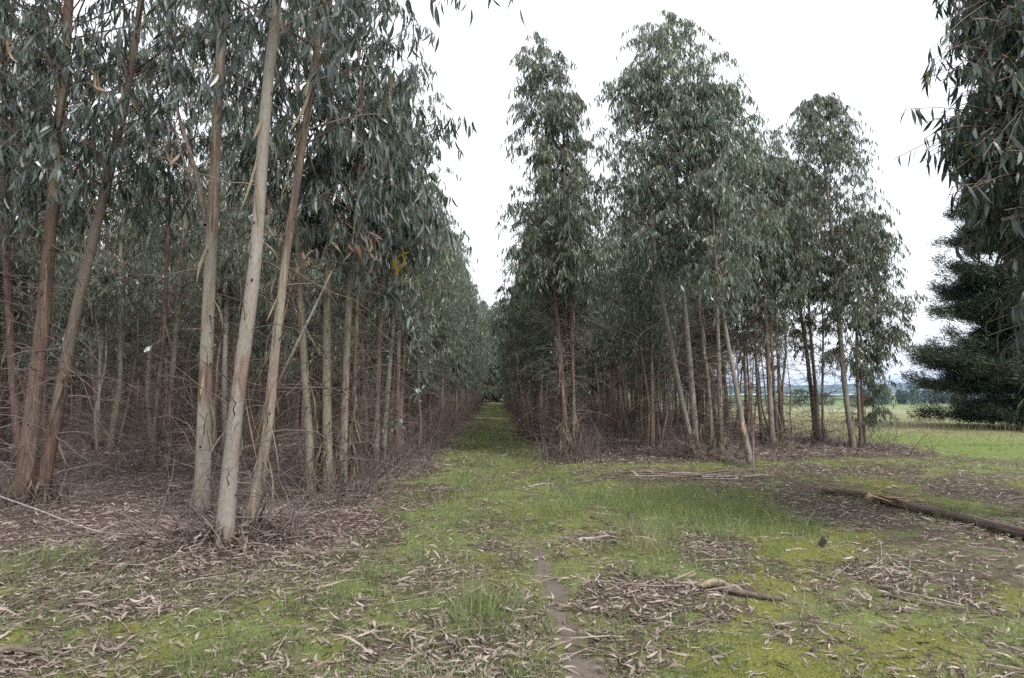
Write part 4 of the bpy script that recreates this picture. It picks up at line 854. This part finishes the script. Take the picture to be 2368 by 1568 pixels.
# ------------------------------------------------------------------ far country
def far_tree(mb, x, y, h, w, n, z=None):
    z = gz(x, y) if z is None else z
    t = rng.random(n)**.8; a = rng.random(n)*2*pi; r = w*np.sqrt(rng.random(n))*np.sqrt(np.clip(1-(t*2-.9)**2*.8, .05, 1))
    lump = .7+.6*vnoise(a*1.3+x, t*4+y)
    p = np.stack([x+r*lump*np.cos(a), y+r*lump*np.sin(a), z+h*(.08+.92*t)], -1)
    mb.leaves(p, rng.normal(0, 1, (n, 3))+[0, 0, -.8], rng.normal(0, 1, (n, 3)), h*.11*rng.uniform(.6, 1.3, n), h*.06, 0, np.clip(rng.normal(.5, .25, n), 0, 1), 2)
    mb.tubes(np.array([[x, y, z-.3], [x, y, z+h*.5]]), np.array([h*.02, h*.012]), 5, 0)
pf = MB()
for i in range(150):
    x, y = (rng.uniform(-82, -8), rng.uniform(90, 106)) if rng.random() < .6 else (rng.uniform(-84, -40), rng.uniform(50, 100))
    if x > -.62*y or y > 88: far_tree(pf, x, y, rng.uniform(8, 11.5), rng.uniform(1.8, 2.6), 420)
for i in range(50):
    x = rng.uniform(-9, 14); far_tree(pf, x-1, rng.uniform(106, 114), rng.uniform(8, 12), rng.uniform(1.6, 2.4), 420)
tag(pf.build('plantation_beyond', M['leaf'], None, False), kind='stuff')
tl = MB()
A_ = P(1990, 930, 470); B_ = P(2330, 905, 560)
for i in range(80):
    f_ = rng.random(); x, y = (A_*(1-f_)+B_*f_)[:2]+rng.normal(0, 6, 2); far_tree(tl, x, y, rng.uniform(7.5, 11), rng.uniform(2.5, 4), 260)
tag(tl.build('woodland_belt', M['farleaf'], None, False), kind='stuff')
tl = MB()
for i in range(60):
    x, y = P(rng.uniform(1500, 1880), 925, 440)[:2]+rng.normal(0, 14, 2); far_tree(tl, x, y, rng.uniform(2.4, 4.2), rng.uniform(2, 4), 160)
for i in range(140):
    r = rng.uniform(1950, 2900); a = rng.uniform(.15, .85); far_tree(tl, r*a, r, rng.uniform(7, 13), rng.uniform(5, 14), 90)
tag(tl.build('distant_woods', M['farleaf'], None, False), kind='stuff')
for dx, dy, Y, h, lb_ in ((1850, 935, 190, 5.0, 'round dark bush in the paddock behind the outer right-hand trunks'), (1996, 939, 150, 2.7, 'low dark bush beside the outermost trunk in the paddock'), (1975, 938, 165, 3.0, 'pale grey-green bush next to the low dark one in the paddock'), (1905, 936, 230, 4.6, 'bush standing alone before the green field')):
    p = P(dx, dy, Y); p[2] = gz(p[0], p[1]); mb = MB(); far_tree(mb, p[0], p[1], h, h*.75, 700, p[2]); tag(mb.build('paddock_bush', M['farleaf'], None, False, p), lb_, 'bush', 'bushes in the paddock')
for i, (dx, Y) in enumerate(((2119, 84), (1930, 92), (1955, 80), (1968, 86), (2050, 78), (2170, 62), (1790, 88), (1835, 84))):
    p = P(dx, 950, Y); p[2] = gz(p[0], p[1]); mb = MB(); s = rng.uniform(.08, .16)
    th = np.linspace(.05, pi-.05, 7); ph = np.arange(9)*2*pi/9; rad = s*(1+.25*rng.normal(0, .6, (7, 9)))
    V = np.stack([p[0]+1.5*rad*np.sin(th)[:, None]*np.cos(ph), p[1]+rad*np.sin(th)[:, None]*np.sin(ph), p[2]+.06+.6*rad*np.cos(th)[:, None]*np.ones(9)], -1); idx = np.arange(63).reshape(7, 9)
    mb.add(V, np.stack([idx[:-1], np.roll(idx, -1, 1)[:-1], np.roll(idx, -1, 1)[1:], idx[1:]], -1).reshape(-1, 4))
    tag(mb.build('pale_stone', M['stone'], None, True, p), 'small pale stone lying out in the open paddock', 'stone', 'pale stones in the paddock')
# lake and hills
lk = MB(); n = 40; a = np.linspace(.30, .66, n)
r0 = 1150+60*np.sin(a*40); r1 = 1750+120*np.sin(a*23+1)
zl = float(np.max(gz(np.concatenate([a*r0, a*r1]), np.concatenate([r0, r1]))))+.4
V = np.stack([np.stack([a*r0, r0, 0*a+zl], -1), np.stack([a*(r0+r1)/2, (r0+r1)/2, 0*a+zl], -1), np.stack([a*r1, r1, 0*a+zl], -1)], 0); idx = np.arange(3*n).reshape(3, n)
lk.add(V, np.stack([idx[:-1, :-1], idx[:-1, 1:], idx[1:, 1:], idx[1:, :-1]], -1))
m, nt = mat('lake_water'); k = NT(nt); b = k.n('ShaderNodeBsdfPrincipled', i_Roughness=.12); b.inputs['Base Color'].default_value = (.25, .28, .28, 1); b.inputs['Specular IOR Level'].default_value = 1.0; k.out(b.outputs[0])
tag(lk.build('lake', m), kind='structure')
hm = MB(); na_, nr_ = 260, 26
an = np.linspace(-.9, 1.15, na_); rr = np.linspace(3300, 5900, nr_); AA, RR = np.meshgrid(an, rr, indexing='ij')
prof = np.sin(np.clip((RR-3300)/2200, 0, 1)*pi*.62)
top = 38+46*fbm(AA*5+3, AA*0, 1.0, 3)+22*sst(.42, .7, np.tan(AA))
Z_ = -16+prof*(top+10*(fbm(AA*30, RR*.004, 1, 3)-.5)*2)
hm.add(np.stack([np.sin(AA)*RR, np.cos(AA)*RR, Z_], -1), np.stack([(i0 := np.arange(na_*nr_).reshape(na_, nr_))[:-1, :-1], i0[1:, :-1], i0[1:, 1:], i0[:-1, 1:]], -1))
m, nt = mat('wooded_hills'); k = NT(nt); tc = k.n('ShaderNodeTexCoord').outputs['Object']; nn = k.noise(tc, .004, 5, .65); n2 = k.noise(tc, .03, 4, .6)
b = k.n('ShaderNodeBsdfPrincipled', i_Roughness=.95); k.l(k.mix(k.ramp(nn, [(.45, (0, 0, 0)), (.62, (1, 1, 1))]), k.mix(n2, (.02, .035, .022), (.05, .07, .04)), (.10, .14, .06)), b.inputs['Base Color']); k.out(b.outputs[0])
tag(hm.build('hills', m), kind='structure')
# ------------------------------------------------------------------ air
USE_HAZE = True
if USE_HAZE:
    hz = MB(); s = 6900; V = np.array([[x, y, z] for z in (-22, 125) for y in (-s, s) for x in (-s, s)], float)
    hz.add(V, [[0, 2, 3, 1], [4, 5, 7, 6], [0, 1, 5, 4], [2, 6, 7, 3], [0, 4, 6, 2], [1, 3, 7, 5]])
    m, nt = mat('haze'); k = NT(nt); v = k.n('ShaderNodeVolumePrincipled'); v.inputs['Color'].default_value = (.30, .52, 1, 1); v.inputs['Density'].default_value = .00008; v.inputs['Anisotropy'].default_value = .2
    o = k.n('ShaderNodeOutputMaterial'); k.l(v.outputs[0], o.inputs['Volume'])
    tag(hz.build('haze', m, None, False), kind='stuff')
# ------------------------------------------------------------------ light
SUN_EL, SUN_AZ = math.radians(52), math.radians(146)      # azimuth from straight ahead towards the right
w = bpy.data.worlds.new('World'); bpy.context.scene.world = w; w.use_nodes = True
nt = w.node_tree; nt.nodes.clear(); k = NT(nt)
sky = k.n('ShaderNodeTexSky', sky_type='NISHITA'); sky.sun_disc = False; sky.sun_elevation = SUN_EL; sky.sun_rotation = SUN_AZ; sky.dust_density = 3.0; sky.air_density = 1.0
hs = k.n('ShaderNodeHueSaturation', i_Saturation=.42); k.l(sky.outputs[0], hs.inputs['Color'])
tcw = k.n('ShaderNodeTexCoord').outputs['Generated']
cl_n = k.noise(tcw, 1.0, 4, .55, (2.2, 2.2, 5.0))
cloud = k.mix(k.ramp(cl_n, [(.35, (0, 0, 0)), (.65, (1, 1, 1))]), (4.3, 4.5, 4.85), (5.3, 5.4, 5.5))      # thin bright overcast over the blue
skc = k.mix(.78, hs.outputs[0], cloud)
bgn = k.n('ShaderNodeBackground', i_Strength=.15); k.l(skc, bgn.inputs[0])
o = k.n('ShaderNodeOutputWorld'); k.l(bgn.outputs[0], o.inputs[0])
sd = bpy.data.lights.new('sun', 'SUN'); sd.energy = 2.0; sd.angle = math.radians(10); sd.color = (1, .975, .94)
so = bpy.data.objects.new('sun', sd); C.objects.link(so)
from mathutils import Vector
dirv = Vector((math.sin(SUN_AZ)*math.cos(SUN_EL), math.cos(SUN_AZ)*math.cos(SUN_EL), math.sin(SUN_EL)))
so.rotation_euler = dirv.to_track_quat('Z', 'Y').to_euler()
# ------------------------------------------------------------------ camera and render
cd_ = bpy.data.cameras.new('camera'); cd_.lens = 24; cd_.sensor_width = 36; cd_.clip_end = 20000; cd_.clip_start = .05
co = bpy.data.objects.new('camera', cd_); C.objects.link(co); co.location = (0, 0, CAM_H); co.rotation_euler = (pi/2+PITCH, 0, 0)
sc = bpy.context.scene; sc.camera = co
sc.view_settings.view_transform = 'Standard'; sc.view_settings.look = 'None'; sc.view_settings.exposure = 1.12; sc.view_settings.gamma = 1
sc.render.engine = 'CYCLES'
cy = sc.cycles; cy.max_bounces = 6; cy.diffuse_bounces = 2; cy.glossy_bounces = 2; cy.transmission_bounces = 3; cy.volume_bounces = 1; cy.transparent_max_bounces = 4
cy.use_denoising = False
